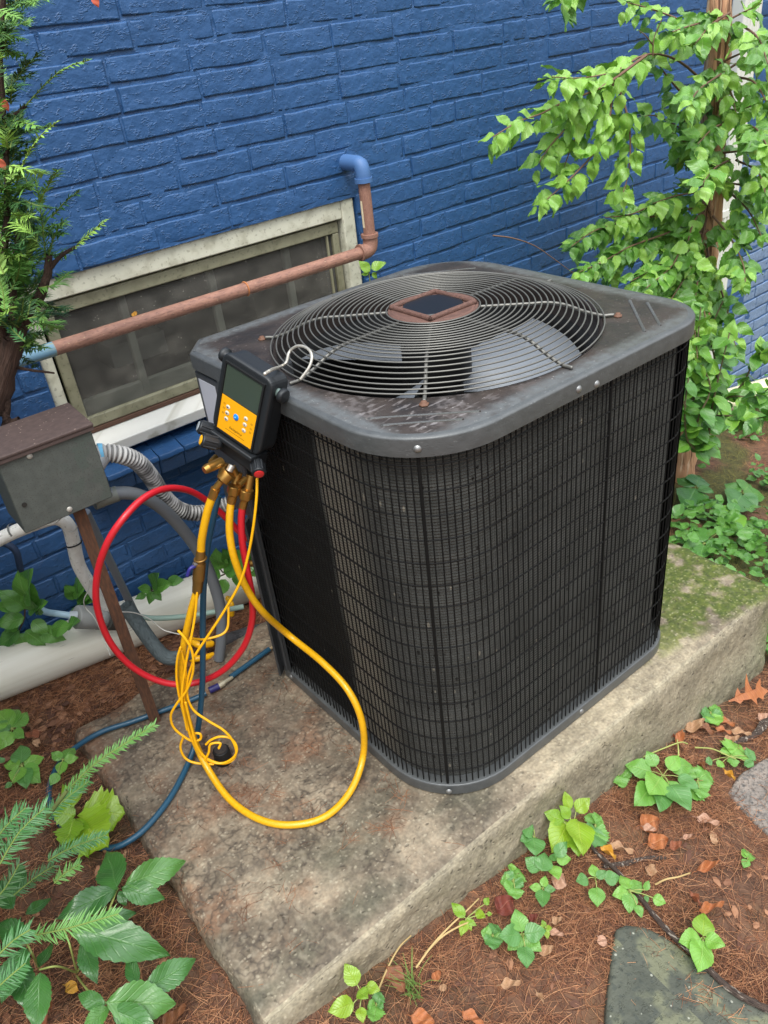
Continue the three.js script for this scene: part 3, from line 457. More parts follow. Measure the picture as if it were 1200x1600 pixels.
  const knob = (a, b, cap, dir, len, z = 0.0) => {
    const n = V(...dir).normalize(), A = V(a, b, z), E = A.clone().addScaledVector(n, len);
    const k = L('valve_knob', merge([lathe([[0, 0], [0.009, 0], [0.0105, 0.004], [0.0125, 0.01], [0.0138, len - 0.004], [0.0125, len], [0, len]], A, n, 12), ...[0, 1, 2, 3, 4, 5].map((i) => { const q = new THREE.Quaternion().setFromUnitVectors(V(0, 1, 0), n), o = V(Math.cos(i * 1.047) * 0.0125, 0, Math.sin(i * 1.047) * 0.0125).applyQuaternion(q); return rod(A.clone().addScaledVector(n, 0.01).add(o), E.clone().addScaledVector(n, -0.004).add(o), 0.0026, 0.0026, 6); })]), blackP);
    L('knob_cap', lathe([[0, 0.0022], [0.009, 0.0018], [0.0102, 0], [0, -0.001]].reverse(), E, n, 18), cap, k);
  };
  knob(-0.052, -0.088, M(C(150, 156, 160), { roughness: 0.4 }), [-0.75, 0.25, 0.75], 0.036, -0.006);
  knob(-0.024, -0.097, M(C(240, 176, 16), { roughness: 0.4 }), [-0.62, 0.2, 0.8], 0.04, 0.006);
  knob(0.052, -0.094, M(C(214, 44, 48), { roughness: 0.4 }), [0.82, -0.25, 0.6], 0.036, -0.014);
  // steel hanging hook over the wire guard
  const hk = capped([onD(414, 584, 1.16), onD(424, 578, 1.19), onY(437, 573, 0.925), onY(447, 567, 0.924), onY(452, 550, 0.934), onY(464, 541, 0.946), onY(478, 543, 0.948), onY(487, 554, 0.942), onY(484, 572, 0.925), onY(470, 592, 0.905)], 0.0029, 60, 8); hk.applyMatrix4(GM.clone().invert());
  L('hook', hk, M(C(196, 190, 178), { metalness: 0.5, roughness: 0.3 }));
  // brass ports
  const bw = (name, list, m = brass) => { const q = merge(list); mesh(name, q, m, g); };
  const hex = (a, d, r, l) => lathe([[0, 0], [r * 0.9, 0], [r, 0.002], [r, l - 0.002], [r * 0.9, l], [0, l]], a, d, 6);
  const D0 = 1.385, pt = (a, b, D = D0) => onD(a, b, D);
  const seg = (a, b, r, r2) => rod(a, b, r, r2 ?? r, 12);
  const dn = V(0, -1, 0);
  bw('brass_port', [seg(pt(322, 733, 1.37), pt(346, 722, 1.40), 0.0095, 0.0105), seg(pt(319, 735, 1.365), pt(326, 731, 1.372), 0.0075, 0.0088), seg(pt(330, 722, 1.40), pt(337, 714, 1.42), 0.006)], brass);
  bw('brass_port', [seg(pt(352, 724, 1.42), pt(347, 748, 1.41), 0.010), hex(pt(359, 738, 1.39), pt(345, 752, 1.385).sub(pt(359, 738, 1.39)), 0.0155, 0.022), seg(pt(346, 751, 1.385), pt(336, 764, 1.384), 0.0068), seg(pt(337, 763, 1.384), pt(331, 779, 1.384), 0.0095, 0.0088)], brass);
  bw('brass_port', [seg(pt(372, 738, 1.42), pt(366, 762, 1.41), 0.0095), seg(pt(362, 730, 1.40), pt(368, 742, 1.40), 0.008), hex(pt(366, 758, 1.40), pt(364, 774, 1.40).sub(pt(366, 758, 1.40)), 0.0135, 0.021), seg(pt(364, 773, 1.40), pt(361, 785, 1.40), 0.0095)], brass);
  bw('brass_port', [seg(pt(392, 742, 1.42), pt(387, 768, 1.41), 0.0095), seg(pt(373, 758, 1.40), pt(384, 748, 1.415), 0.0068), hex(pt(386, 764, 1.405), pt(383, 780, 1.405).sub(pt(386, 764, 1.405)), 0.0155, 0.022), seg(pt(383, 779, 1.405), pt(379, 793, 1.405), 0.0085)], brass);
  bw('schrader_stem', [seg(pt(358, 736, 1.38), pt(363, 727, 1.385), 0.007)], M(C(196, 190, 180), { metalness: 0.8, roughness: 0.3 }));
}
/* ---------- hoses and leads ---------- */
const hpts = (l) => l.map(([x, y, D, k]) => (k === 'y' ? onY(x, y, D) : k === 'x' ? onX(x, y, D) : k === 'g' ? onG(x, y, D) : onD(x, y, D)));
function hose(name, label, cat, list, r, mat, seg = 140) { const t = thing(name, label, cat, 'refrigerant hoses on the gauge'); mesh('hose', tube(hpts(list), r, seg, 12), mat, t); return t; }
{
  const t = hose('yellow_hose', 'thick yellow refrigerant hose looping from a brass ball valve across the pad', 'hose', [[361, 784, 1.40], [359, 805, 1.39], [359, 835, 1.38], [366, 872, 1.37], [383, 915, 1.37], [410, 955, 1.385], [452, 993, -0.045, 'x'], [505, 1036, -0.033, 'x'], [545, 1080, -0.029, 'x'], [566, 1130, -0.031, 'x'], [567, 1183, -0.045, 'x'], [547, 1237, 0.014, 'y'], [508, 1276, 0.009, 'y'], [455, 1289, 0.009, 'y'], [405, 1280, 0.009, 'y'], [360, 1250, 0.010, 'y'], [327, 1205, 0.03, 'y'], [305, 1160, 1.31], [290, 1110, 1.33], [284, 1060, 1.345], [287, 1010, 1.355], [296, 965, 1.362], [304, 935, 1.366], [308, 922, 1.367]], 0.0079, yelH, 260);
  const v = merge([rod(onD(308, 925, 1.367), onD(310, 903, 1.368), 0.0105, 0.0118, 6), rod(onD(310, 905, 1.368), onD(312, 880, 1.37), 0.0128, 0.0128, 14), rod(onD(312, 882, 1.37), onD(314, 860, 1.373), 0.0105, 0.0095, 14), new THREE.TorusGeometry(0.012, 0.0022, 8, 18).rotateX(Math.PI / 2).translate(...onD(313, 873, 1.37).toArray())]);
  const bv = thing('ball_valve', 'brass ball valve with a small blue lever in the left yellow hose', 'valve'); mesh('valve_body', v, brassD, bv);
  mesh('lever', capped([onD(305, 884, 1.362), onD(297, 889, 1.355), onD(293, 899, 1.353)], 0.0042, 12, 8), M(C(46, 44, 120), { roughness: 0.4 }), bv); mesh('lever_stem', rod(onD(312, 880, 1.368), onD(302, 882, 1.36), 0.0045), M(C(170, 170, 175), { metalness: 0.8, roughness: 0.3 }), bv);
  hose('yellow_hose', 'short yellow hose hanging from the leftmost brass port to the ball valve', 'hose', [[332, 776, 1.384], [325, 796, 1.38], [319, 822, 1.376], [315, 845, 1.374], [314, 862, 1.373]], 0.0083, yelH, 60);
  const rh = hose('red_hose', 'red refrigerant hose in a large ring below the gauge', 'hose', [[379, 790, 1.405], [377, 815, 1.40], [379, 850, 1.395], [386, 890, 1.395], [394, 935, 1.40], [393, 975, 1.41], [378, 1015, 1.415], [345, 1050, 1.42], [300, 1068, 1.42], [255, 1066, 1.415], [208, 1043, 1.41], [172, 1003, 1.405], [152, 950, 1.40], [152, 898, 1.40], [168, 848, 1.405], [196, 806, 1.43], [228, 776, 1.48], [262, 763, 1.53], [296, 767, 1.57], [325, 784, 1.60], [352, 808, 1.625], [375, 832, 1.64], [392, 845, 1.645]], 0.0075, redH, 260);
  mesh('hose_fitting', merge([rod(onD(390, 843, 1.643), onD(401, 852, 1.65), 0.011, 0.011, 6), rod(onD(400, 851, 1.65), onD(406, 862, 1.65), 0.008)]), brassD, rh);
  const bh = hose('blue_hose', 'dark blue refrigerant hose running down and out over the pad edge', 'hose', [[341, 775, 1.42], [333, 810, 1.41], [325, 850, 1.405], [319, 905, 1.40], [317, 960, 1.40], [317, 1020, 1.395], [316, 1070, 1.39], [312, 1120, 1.375], [305, 1160, 1.355], [293, 1195, 0.012, 'y'], [268, 1243, 0.009, 'y'], [236, 1285, 0.009, 'y'], [205, 1312, 0.009, 'y'], [172, 1325, 0.005, 'y'], [132, 1318, 0.012, 'y'], [100, 1296, 0.02, 'y'], [80, 1264, 0.03, 'y'], [77, 1232, 0.036, 'y'], [92, 1194, 0.036, 'y'], [122, 1165, 0.022, 'y'], [160, 1143, 0.012, 'y'], [205, 1128, 0.009, 'y'], [255, 1110, 0.009, 'y'], [300, 1093, 0.009, 'y'], [322, 1083, 0.012, 'y']], 0.0068, blueH, 300);
  mesh('hose_sleeve', rod(onY(327, 1079, 0.012), onY(342, 1072, 0.012), 0.0092, 0.0092, 14), M(C(36, 32, 92), { roughness: 0.4 }), bh); mesh('hose_collar', merge([rod(onY(341, 1072.5, 0.012), onY(350, 1067, 0.012), 0.0085), rod(onY(349, 1067, 0.012), onY(363, 1058, 0.012), 0.0062, 0.005)]), M(C(196, 186, 160), { metalness: 0.6, roughness: 0.35 }), bh);
  mesh('hose_end', tube(hpts([[360, 1058, 0.012, 'y'], [385, 1040, 0.012, 'y'], [421, 1014, 0.014, 'y']]), 0.0070, 20), blueH, bh); mesh('hose_tip', capped(hpts([[420, 1015, 0.014, 'y'], [428, 1009, 0.016, 'y'], [433, 1003, 0.025, 'y'], [431, 994, 0.035, 'y']]), 0.0036, 20, 8), M(C(200, 180, 140), { metalness: 0.4, roughness: 0.4 }), bh);
  // thin yellow lead with its gathered coils
  const yc = thing('sensor_lead', 'thin yellow sensor lead gathered in a tangle of loops beside the yellow hose', 'cable');
  const r = 0.0029, wire = (l, s = 90) => mesh('lead', capped(hpts(l), r, s, 8), yelT, yc);
  wire([[402, 742, 1.375], [401, 775, 1.36], [397, 815, 1.35], [389, 862, 1.345], [376, 908, 1.34], [352, 952, 1.335], [326, 992, 1.33], [306, 1022, 1.325], [302, 1034, 1.322]]);
  wire([[279, 986, 1.335], [288, 996, 1.33], [298, 1012, 1.325], [302, 1030, 1.32], [301, 1052, 1.318], [292, 1078, 1.315], [276, 1100, 1.31], [267, 1118, 1.308], [271, 1136, 1.305], [286, 1150, 1.30], [301, 1158, 1.298], [313, 1155, 1.30], [313, 1147, 1.302], [304, 1146, 1.304], [300, 1152, 1.30]], 120);
  wire([[303, 1030, 1.325], [294, 1060, 1.322], [293, 1088, 1.318], [303, 1110, 1.312], [325, 1126, 1.303], [348, 1140, 1.295], [362, 1155, 1.29], [369, 1174, 1.285], [363, 1188, 1.283], [345, 1193, 1.283], [322, 1184, 1.286], [308, 1166, 1.29], [298, 1132, 1.298], [290, 1098, 1.305]], 140);
  wire([[282, 1012, 1.338], [277, 1030, 1.335], [276, 1060, 1.33], [281, 1092, 1.32], [291, 1130, 1.308], [300, 1156, 1.298], [312, 1176, 1.29], [330, 1190, 1.284], [350, 1192, 1.282], [366, 1182, 1.282], [370, 1168, 1.286], [361, 1154, 1.293], [344, 1151, 1.296], [330, 1156, 1.296], [322, 1163, 1.296]], 150);
  wire([[286, 1152, 1.302], [282, 1168, 1.298], [289, 1184, 1.292], [305, 1192, 1.287], [333, 1194, 1.283]], 50);
  wire([[320, 1188, 1.284], [326, 1176, 1.287], [329, 1163, 1.292], [344, 1161, 1.292], [342, 1169, 1.288]], 40);
  wire([[308, 925, 1.36], [305, 960, 1.35], [298, 1000, 1.335], [290, 1040, 1.325], [284, 1090, 1.312], [292, 1140, 1.302]]);
  wire([[284, 1018, 1.345], [291, 1055, 1.335], [288, 1105, 1.315], [298, 1150, 1.30], [316, 1182, 1.288]]);
  wire([[296, 997, 1.36], [318, 999, 1.39], [345, 992, 1.40], [355, 982, 1.41], [357, 965, 1.42], [357, 947, 1.43]], 50);
  const sc = thing('spring_clamp', 'small yellow clamp lying on the soil behind the hoses', 'clamp'), o = onG(318, 1022, 0.03);
  mesh('jaw', capped([onG(296, 1000, 0.05), onG(312, 1008, 0.05), onG(330, 1006, 0.04)], 0.010, 14, 8), yelT, sc); mesh('handle', capped([onG(300, 1030, 0.03), onG(318, 1028, 0.03), onG(332, 1024, 0.02)], 0.009, 14, 8), yelT, sc); mesh('grip', capped([onG(362, 960, 0.06), onG(362, 945, 0.09), onG(356, 935, 0.1)], 0.008, 14, 8), yelT, sc);
  // black foot-like cap on the pad under the tangle
  const fc = thing('black_cap', 'small black plastic cap standing on the pad beneath the yellow tangle', 'cap', null, onY(350, 1188, 0)); const q = fc.position;
  mesh('cap', lathe([[0, 0.038], [0.017, 0.038], [0.0195, 0.036], [0.021, 0.0], [0, 0]].reverse(), V(q.x, q.y, q.z), V(0, 1, 0), 24), M(C(22, 22, 22), { roughness: 0.6 }), fc); mesh('cap_top', new THREE.CylinderGeometry(0.015, 0.015, 0.002, 20).translate(q.x, q.y + 0.039, q.z), M(C(58, 52, 48), { roughness: 0.9 }), fc);
}
/* ---------- disconnect box, post, conduits ---------- */
{
  const bt = tex(512, 512, (u, v) => { const n = fbm(u * 8, v * 8, 4), f = fbm(u * 60, v * 60, 2); let c = mix3([86, 90, 85], [72, 76, 72], n); c = mix3(c, [74, 82, 76], sst(0.56, 0.6, fbm(u * 4 + 3, v * 4 + 1, 4, 5)) * sst(0.5, 0.75, u) * 0.85); if (f > 0.74) c = mix3(c, [62, 62, 56], 0.6); c = mix3(c, [70, 60, 52], sst(0.95, 1, v) * 0.6); return c; }, true, false);
  const grayB = M(new THREE.Color(1, 1, 1), { map: bt, roughness: 0.6 }), lidM = M(new THREE.Color(1, 1, 1), { roughness: 0.75, map: tex(256, 256, (u, v) => { const n = fbm(u * 14, v * 14, 5); let c = mix3([86, 70, 65], [66, 53, 50], n); return mix3(c, [170, 150, 135], 0.8 * spot(u * 40, v * 40, 0.03, 4)); }) });
  const b = thing('disconnect_box', 'grey metal electrical box with a brown lid on a rusty post', 'electrical box', null, V(-0.36, 0.66, -0.74));
  const bx0 = -0.455, bx1 = -0.268, by0 = 0.654, by1 = 0.822, z0 = -0.805, z1 = -0.69;
  const bg = new RoundedBoxGeometry(bx1 - bx0, by1 - by0, z1 - z0, 2, 0.003).translate((bx0 + bx1) / 2, (by0 + by1) / 2, (z0 + z1) / 2), p = bg.attributes.position, uv = bg.attributes.uv; for (let i = 0; i < p.count; i++) uv.setXY(i, (p.getX(i) - bx0) / 0.19, (p.getY(i) - by0) / 0.17);
  mesh('box_body', bg, grayB, b); mesh('box_lid', merge([new RoundedBoxGeometry(bx1 - bx0 + 0.012, 0.008, z1 - z0 + 0.016, 2, 0.003).rotateX(0.06).translate((bx0 + bx1) / 2, by1 + 0.006, (z0 + z1) / 2), new RoundedBoxGeometry(bx1 - bx0 + 0.01, 0.014, 0.003, 2, 0.0012).translate((bx0 + bx1) / 2, by1 - 0.003, z1 + 0.0045)]), lidM, b);
  for (const [x, y] of [[-0.395, 0.806], [-0.36, 0.667]]) mesh('box_screw', lathe([[0, 0.003], [0.005, 0.002], [0.006, 0]].reverse(), V(x, y, z1), V(0, 0, 1), 12), M(C(180, 176, 166), { roughness: 0.5, metalness: 0.4 }), b);
  mesh('knockout', new THREE.CylinderGeometry(0.005, 0.005, 0.002, 14).rotateX(Math.PI / 2).translate(-0.437, 0.715, z1 + 0.0006), M(C(36, 34, 30)), b);
  const rm = M(new THREE.Color(1, 1, 1), { roughness: 0.85, map: tex(128, 512, (u, v) => { const n = fbm(u * 5, v * 30, 5); return mix3([112, 74, 50], [66, 46, 36], n); }) });
  const post = thing('post', 'rusty angle iron post standing on the pad under the electrical box', 'post', null, V(-0.336, 0, -0.72));
  mesh('post_flange', merge([new THREE.BoxGeometry(0.026, 0.70, 0.004).translate(-0.337, 0.33, -0.722)]), rm, post); mesh('post_web', new THREE.BoxGeometry(0.004, 0.70, 0.026).translate(-0.3265, 0.33, -0.737), rm, post);
  const gp2 = thing('conduit_pipe', 'straight grey metal pipe leaning behind the rusty post', 'pipe'); mesh('pipe', rod(onD(134, 800, 1.60), onD(216, 968, 1.74), 0.0105), M(C(128, 134, 142), { metalness: 0.4, roughness: 0.5 }), gp2);
  // ribbed flexible conduit
  const gl = [[146, 712, 1.535], [165, 708, 1.545], [190, 711, 1.56], [215, 722, 1.59], [237, 747, 1.63], [255, 775, 1.66], [278, 795, 1.69], [305, 802, 1.71], [330, 798, 1.73], [362, 786, 1.735]];
  const fc = thing('flexible_conduit', 'dirty white ribbed flexible conduit curving from the box to the condenser unit', 'conduit'); const cv = curve(hpts(gl));
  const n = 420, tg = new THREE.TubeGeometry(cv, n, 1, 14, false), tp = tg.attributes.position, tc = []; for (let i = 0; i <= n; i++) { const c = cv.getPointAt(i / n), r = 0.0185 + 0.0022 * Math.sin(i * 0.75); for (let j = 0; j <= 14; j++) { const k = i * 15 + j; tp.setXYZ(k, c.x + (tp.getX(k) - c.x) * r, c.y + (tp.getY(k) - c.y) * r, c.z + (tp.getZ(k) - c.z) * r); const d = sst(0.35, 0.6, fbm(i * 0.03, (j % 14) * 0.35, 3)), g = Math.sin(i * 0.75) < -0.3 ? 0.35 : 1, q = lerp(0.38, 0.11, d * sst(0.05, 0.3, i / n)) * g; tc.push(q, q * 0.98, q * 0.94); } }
  tg.setAttribute('color', new THREE.Float32BufferAttribute(tc, 3)); tg.computeVertexNormals(); mesh('conduit', tg, M(new THREE.Color(1, 1, 1), { vertexColors: true, roughness: 0.6 }), fc);
  mesh('connector', merge([rod(V(-0.27, 0.715, -0.745), onD(158, 709, 1.545), 0.024, 0.0225, 18)]), M(C(176, 182, 184), { metalness: 0.3, roughness: 0.45 }), fc); mesh('sealant', rod(onD(155, 709.5, 1.543), onD(163, 708, 1.547), 0.0235, 0.0215, 18), M(C(110, 180, 214)), fc);
  const gc = thing('grey_conduit', 'smooth grey conduit bending from the box bottom down to the soil', 'conduit');
  mesh('conduit', tube(hpts([[150, 782, 1.535], [180, 771, 1.55], [215, 773, 1.58], [250, 792, 1.62], [284, 826, 1.66], [314, 868, 1.69], [334, 912, 1.70], [345, 955, 1.70], [346, 995, 1.69], [342, 1030, 1.68]]), 0.0148, 80, 14), M(C(104, 108, 112), { roughness: 0.5 }), gc);
  mesh('connector', merge([rod(onD(146, 783, 1.53), onD(158, 779, 1.54), 0.02, 0.02, 14), rod(onD(155, 780, 1.538), onD(184, 771, 1.552), 0.0185, 0.0175, 14)]), M(C(112, 116, 108), { roughness: 0.5 }), gc);
  const ls = thing('insulated_line', 'black insulated line lying on the soil behind the grey conduit', 'pipe'); mesh('insulation', tube([onG(335, 1008, 0.02), onG(360, 1000, 0.02), onG(400, 988, 0.02), onG(445, 980, 0.02), onG(500, 970, 0.02)], 0.022, 40, 12), M(C(74, 72, 74), { roughness: 0.9, bumpMap: paintBump, bumpScale: 0.004 }), ls);
  // insulated white line with its elbow
  const wl = thing('white_pipe', 'white wrapped pipe with black ties bending down beside the post', 'pipe'); const wm = M(new THREE.Color(1, 1, 1), { roughness: 0.7, map: rep(tex(256, 256, (u, v) => { const k = fbm(u * 10, v * 10, 4); let c = mix3([238, 237, 232], [216, 213, 205], k); return mix3(c, [110, 106, 98], 0.3 * sst(0.74, 0.84, fbm(u * 16, v * 16, 3, 5))); }), 3, 1) });
  const WD = 1.62; mesh('pipe_run', tube(hpts([[-40, 864, WD], [0, 842, WD], [35, 826, WD], [70, 813, WD], [90, 810, WD + 0.005], [106, 820, WD + 0.01], [114, 845, WD + 0.02], [122, 880, WD + 0.035], [135, 905, WD + 0.05], [150, 928, WD + 0.07], [168, 950, WD + 0.09]]), 0.0165, 90, 14), wm, wl);
  for (const [x, y, w] of [[20, 829, 0.012], [67, 809, 0.002], [116, 850, 0.002]]) { const c = curve(hpts([[x - 6, y + 2.6, WD], [x, y, WD], [x + 6, y - 2.6, WD]])); if (x > 100) mesh('tie', new THREE.TorusGeometry(0.0175, 0.002, 6, 18).rotateX(Math.PI / 2 - 0.2).translate(...onD(x, y, WD + 0.021).toArray()), blackD, wl); else mesh(w > 0.01 ? 'grey_band' : 'tie', tube([c.getPoint(0.5 - w * 9), c.getPoint(0.5), c.getPoint(0.5 + w * 9)].map((q) => q), 0.0172, 6, 14), w > 0.01 ? M(C(110, 112, 110)) : blackD, wl); }
  const ww = thing('white_wire', 'thin white wire running along the white wrapped pipe', 'wire'); const wrM = M(C(200, 198, 190), { roughness: 0.6 });
  mesh('wire', capped(hpts([[0, 848, WD - 0.01], [30, 838, WD - 0.01], [62, 822, WD - 0.01], [85, 818, WD - 0.02], [100, 806, WD - 0.03], [115, 798, WD - 0.03], [122, 812, WD - 0.03], [118, 828, WD - 0.02], [108, 831, WD - 0.01]]), 0.0014, 70, 6), wrM, ww);
  mesh('wire', capped(hpts([[150, 903, WD + 0.02], [141, 906, WD + 0.02], [138, 922, WD + 0.02], [131, 938, WD + 0.02], [134, 950, WD + 0.03], [145, 962, WD + 0.02], [155, 980, WD + 0.02], [163, 1000, WD + 0.02], [172, 1024, WD]]), 0.0014, 60, 6), wrM, ww);
  mesh('wire', capped(hpts([[190, 956, 1.55], [212, 958, 1.58], [235, 968, 1.60], [255, 984, 1.60], [280, 991, 1.58]]), 0.0014, 40, 6), wrM, ww);
  // grey trap fitting and its tubes
  const tr = thing('drain_fitting', 'round grey plastic drain fitting between the post and the light blue tube', 'pipe fitting'); const a = onD(118, 964, 1.66), bb = onD(184, 966, 1.72);
  mesh('fitting_body', lathe([[0, 0], [0.024, 0], [0.031, 0.004], [0.031, 0.05], [0.028, 0.052], [0.028, 0.058], [0.032, 0.06], [0.032, 0.075], [0.022, 0.09], [0, 0.09]].reverse(), a.clone(), bb.clone().sub(a), 24), M(C(142, 144, 142), { roughness: 0.55 }), tr); mesh('fitting_nozzle', rod(onD(108, 962, 1.655), onD(120, 963, 1.66), 0.012, 0.014, 14), M(C(170, 178, 184), { roughness: 0.5 }), tr);
  mesh('fitting_socket', rod(onD(166, 965, 1.70), onD(184, 966, 1.72), 0.033, 0.033, 20), M(C(70, 70, 66), { roughness: 0.7 }), tr);
  const bt2 = thing('drain_tube', 'thin tube painted dark blue to pale blue curving down the wall to the drain fitting', 'tube'); mesh('tube', tube(hpts([[-10, 848, 1.70], [10, 850, 1.70], [25, 862, 1.70], [31, 885, 1.70], [36, 910, 1.70], [45, 932, 1.69], [58, 948, 1.68]]), 0.0085, 50, 10), M(C(36, 52, 78)), bt2);
  mesh('tube_end', tube(hpts([[45, 932, 1.69], [58, 948, 1.68], [72, 956, 1.67], [90, 959, 1.66], [112, 962, 1.655]]), 0.0088, 30, 10), M(C(150, 176, 190)), bt2, 'pale blue lower end of the tube');
  const gt = thing('green_tube', 'thin pale green tube lying along the white ground pipe', 'tube'); mesh('tube', tube(hpts([[205, 962, 1.70], [240, 966, 1.72], [280, 964, 1.74], [330, 957, 1.77], [380, 948, 1.80]]), 0.0075, 40, 10), M(C(146, 170, 158), { roughness: 0.5 }), gt);
  const fp = thing('foam_pipe', 'grey green foam wrapped pipe bent along the soil behind the hoses', 'pipe'); mesh('foam', tube(hpts([[196, 946, 1.60], [210, 966, 1.60], [228, 992, 1.59], [243, 1012, 1.58], [258, 1026, 1.575], [276, 1028, 1.58], [296, 1020, 1.60]]), 0.0185, 60, 12), M(C(86, 96, 98), { roughness: 0.8, bumpMap: paintBump, bumpScale: 0.003 }), fp);
  // large white drain pipe along the foot of the wall
  const dp = thing('drain_pipe', 'large white plastic pipe lying on the soil along the foot of the blue wall', 'pipe'); const dm = M(new THREE.Color(1, 1, 1), { roughness: 0.4, map: rep(tex(512, 256, (u, v) => { const n = fbm(u * 12, v * 8, 4); let c = mix3([232, 228, 214], [214, 208, 190], n); return mix3(c, [130, 122, 108], spot(u * 90, v * 50, 0.02, 4)); }), 2, 1) });
  const q0 = V(-1.5, gy(-1.5, -1.04) + 0.062, -1.045), q1 = V(1.4, gy(1.4, -1.05) + 0.058, -1.06); mesh('pipe', rod(q0, q1, 0.069, 0.069, 36), dm, dp);
}

/* ---------- leaves ---------- */
function leafGeo({ w = 0.3, p = 0.8, serr = 0, fold = 0.12, droop = 0.12, tip = 1, n = 10, wave = 0, k = 1, lobe = 0 }) { // unit leaf along +x, face up
  const pos = [], uv = [], idx = [], cs = [-1, -0.5, 0, 0.5, 1];
  for (let i = 0; i <= n; i++) {
    const t = i / n; let hw = w * Math.pow(Math.sin(Math.PI * Math.pow(t, p)), 0.8) * (1 - 0.35 * tip * t * t * t) + 0.006 * (1 - t);
    if (lobe) hw *= 1 + lobe * Math.sin(t * 16 + k);
    cs.forEach((c) => { const e = Math.abs(c) === 1 ? 1 + serr * ((i & 1) ? 1 : -1) : 1, z = c * hw * e, ex = Math.abs(c) === 1 ? serr * 0.5 * ((i & 1) ? 0.06 : 0) : 0; pos.push(t + ex, fold * Math.abs(z) - droop * t * t + wave * Math.sin(t * 9 + c * 2 + k) * 0.05 + 0.02 * Math.sin(t * 20) * Math.abs(c) * hw, z); uv.push(t, 0.5 + c * 0.5); });
  }
  for (let i = 0; i < n; i++) for (let j = 0; j < 4; j++) { const a = i * 5 + j; idx.push(a, a + 1, a + 5, a + 1, a + 6, a + 5); }
  const g = new THREE.BufferGeometry(); g.setAttribute('position', new THREE.Float32BufferAttribute(pos, 3)); g.setAttribute('uv', new THREE.Float32BufferAttribute(uv, 2)); g.setIndex(idx); g.computeVertexNormals(); return g;
}
const veins = (c, d, vein, blot = 0.5) => tex(192, 192, (u, v) => {
  const a = Math.abs(v - 0.5) * 2, side = Math.abs((((u - a * 0.28) * 8) % 1 + 1) % 1 - 0.5) * 2, n = fbm(u * 6, v * 6, 4, c[0]);
  let q = mix3(c, d, blot * n); q = mix3(q, vein, 0.55 * sst(0.07, 0.02, a) + 0.28 * sst(0.82, 0.98, side) * sst(0.0, 0.1, a)); return mix3(q, [c[0] * 0.8, c[1] * 0.8, c[2] * 0.7], 0.25 * sst(0.3, 0.6, side) * (1 - sst(0.6, 0.9, side)));
}, true, false);
const veinBump = tex(192, 192, (u, v) => { const a = Math.abs(v - 0.5) * 2, side = Math.abs((((u - a * 0.28) * 8) % 1 + 1) % 1 - 0.5) * 2; return 255 * (0.75 - 0.6 * sst(0.08, 0.0, a) - 0.35 * sst(0.75, 1, side) + 0.15 * (fbm(u * 20, v * 20, 2) - 0.5)); }, false, false);
const LM = (c, d, v, o = {}) => MP(new THREE.Color(1, 1, 1), { map: veins(c, d, v, o.blot), bumpMap: veinBump, bumpScale: 0.0012, roughness: o.r ?? 0.36, transmission: o.t ?? 0.36, thickness: 0, side: THREE.DoubleSide });
const mBirch = [LM([140, 190, 70], [112, 168, 54], [176, 208, 118]), LM([158, 204, 84], [126, 178, 60], [182, 214, 124]), LM([116, 170, 62], [94, 148, 50], [160, 198, 104]), LM([98, 150, 56], [80, 132, 46], [140, 180, 92])];
const mWeed = [LM([120, 176, 74], [96, 150, 58], [164, 204, 114]), LM([134, 188, 74], [108, 162, 56], [172, 210, 112]), LM([98, 154, 76], [80, 132, 60], [142, 188, 116])];
const mCreep = [LM([78, 132, 62], [62, 112, 50], [116, 164, 96], { r: 0.3 }), LM([66, 118, 56], [54, 100, 46], [104, 150, 84], { r: 0.28 }), LM([92, 146, 66], [76, 126, 52], [130, 176, 100], { r: 0.32 })];
const mLime = [LM([150, 184, 44], [126, 164, 38], [186, 208, 90]), LM([136, 178, 46], [112, 152, 38], [176, 204, 86])];
const mIvy = [LM([90, 146, 58], [72, 122, 48], [130, 172, 90]), LM([104, 160, 64], [82, 136, 52], [140, 182, 96])];
const gBirch = [0, 1, 2, 3, 4, 5].map((k) => leafGeo({ w: 0.30 + 0.02 * (k % 3), p: 0.66, serr: 0.08, fold: 0.28 - k * 0.07, droop: 0.02 + 0.06 * k, wave: 0.9, n: 14, k, tip: 1.6 }));
const gOvate = [0, 1, 2, 3].map((k) => leafGeo({ w: 0.33, p: 0.78, serr: 0.03, fold: 0.2 - 0.08 * k, droop: 0.1 + 0.06 * k, wave: 0.6, n: 12, k }));
const gBig = [0, 1, 2].map((k) => leafGeo({ w: 0.27, p: 0.95, serr: 0.045, fold: 0.18, droop: 0.12 + 0.06 * k, wave: 0.6, n: 20, k }));
const gRound = [0, 1].map((k) => leafGeo({ w: 0.46, p: 0.85, serr: 0.12, fold: 0.1, droop: 0.08, tip: 0.2, wave: 0.9, n: 14, k: k * 3, lobe: 0.08 }));
const camDir = V(0, 0, 1).applyMatrix4(RM);
function leafMatrix(base, tipP, hint, ws = 1) {
  const x = tipP.clone().sub(base), l = x.length(); x.normalize();
  const y = hint.clone().addScaledVector(x, -hint.dot(x)).normalize(), z = x.clone().cross(y);
  return new THREE.Matrix4().makeBasis(x.multiplyScalar(l), y.multiplyScalar(l), z.multiplyScalar(l * ws)).setPosition(base);
}
const pick = (a) => a[Math.floor(rnd() * a.length)];
const ballDir = () => V(rr(-1, 1), rr(-1, 1), rr(-1, 1));
function putLeaf(parent, m4, geo, mat, name = 'leaf') { const m = new THREE.Mesh(geo, mat); m.name = name; m.castShadow = m.receiveShadow = true; const o = V(0, 0, 0); let q = parent; while (q && q !== scene) { o.add(q.position); q = q.parent; } new THREE.Matrix4().makeTranslation(-o.x, -o.y, -o.z).multiply(m4).decompose(m.position, m.quaternion, m.scale); parent.add(m); return m; }
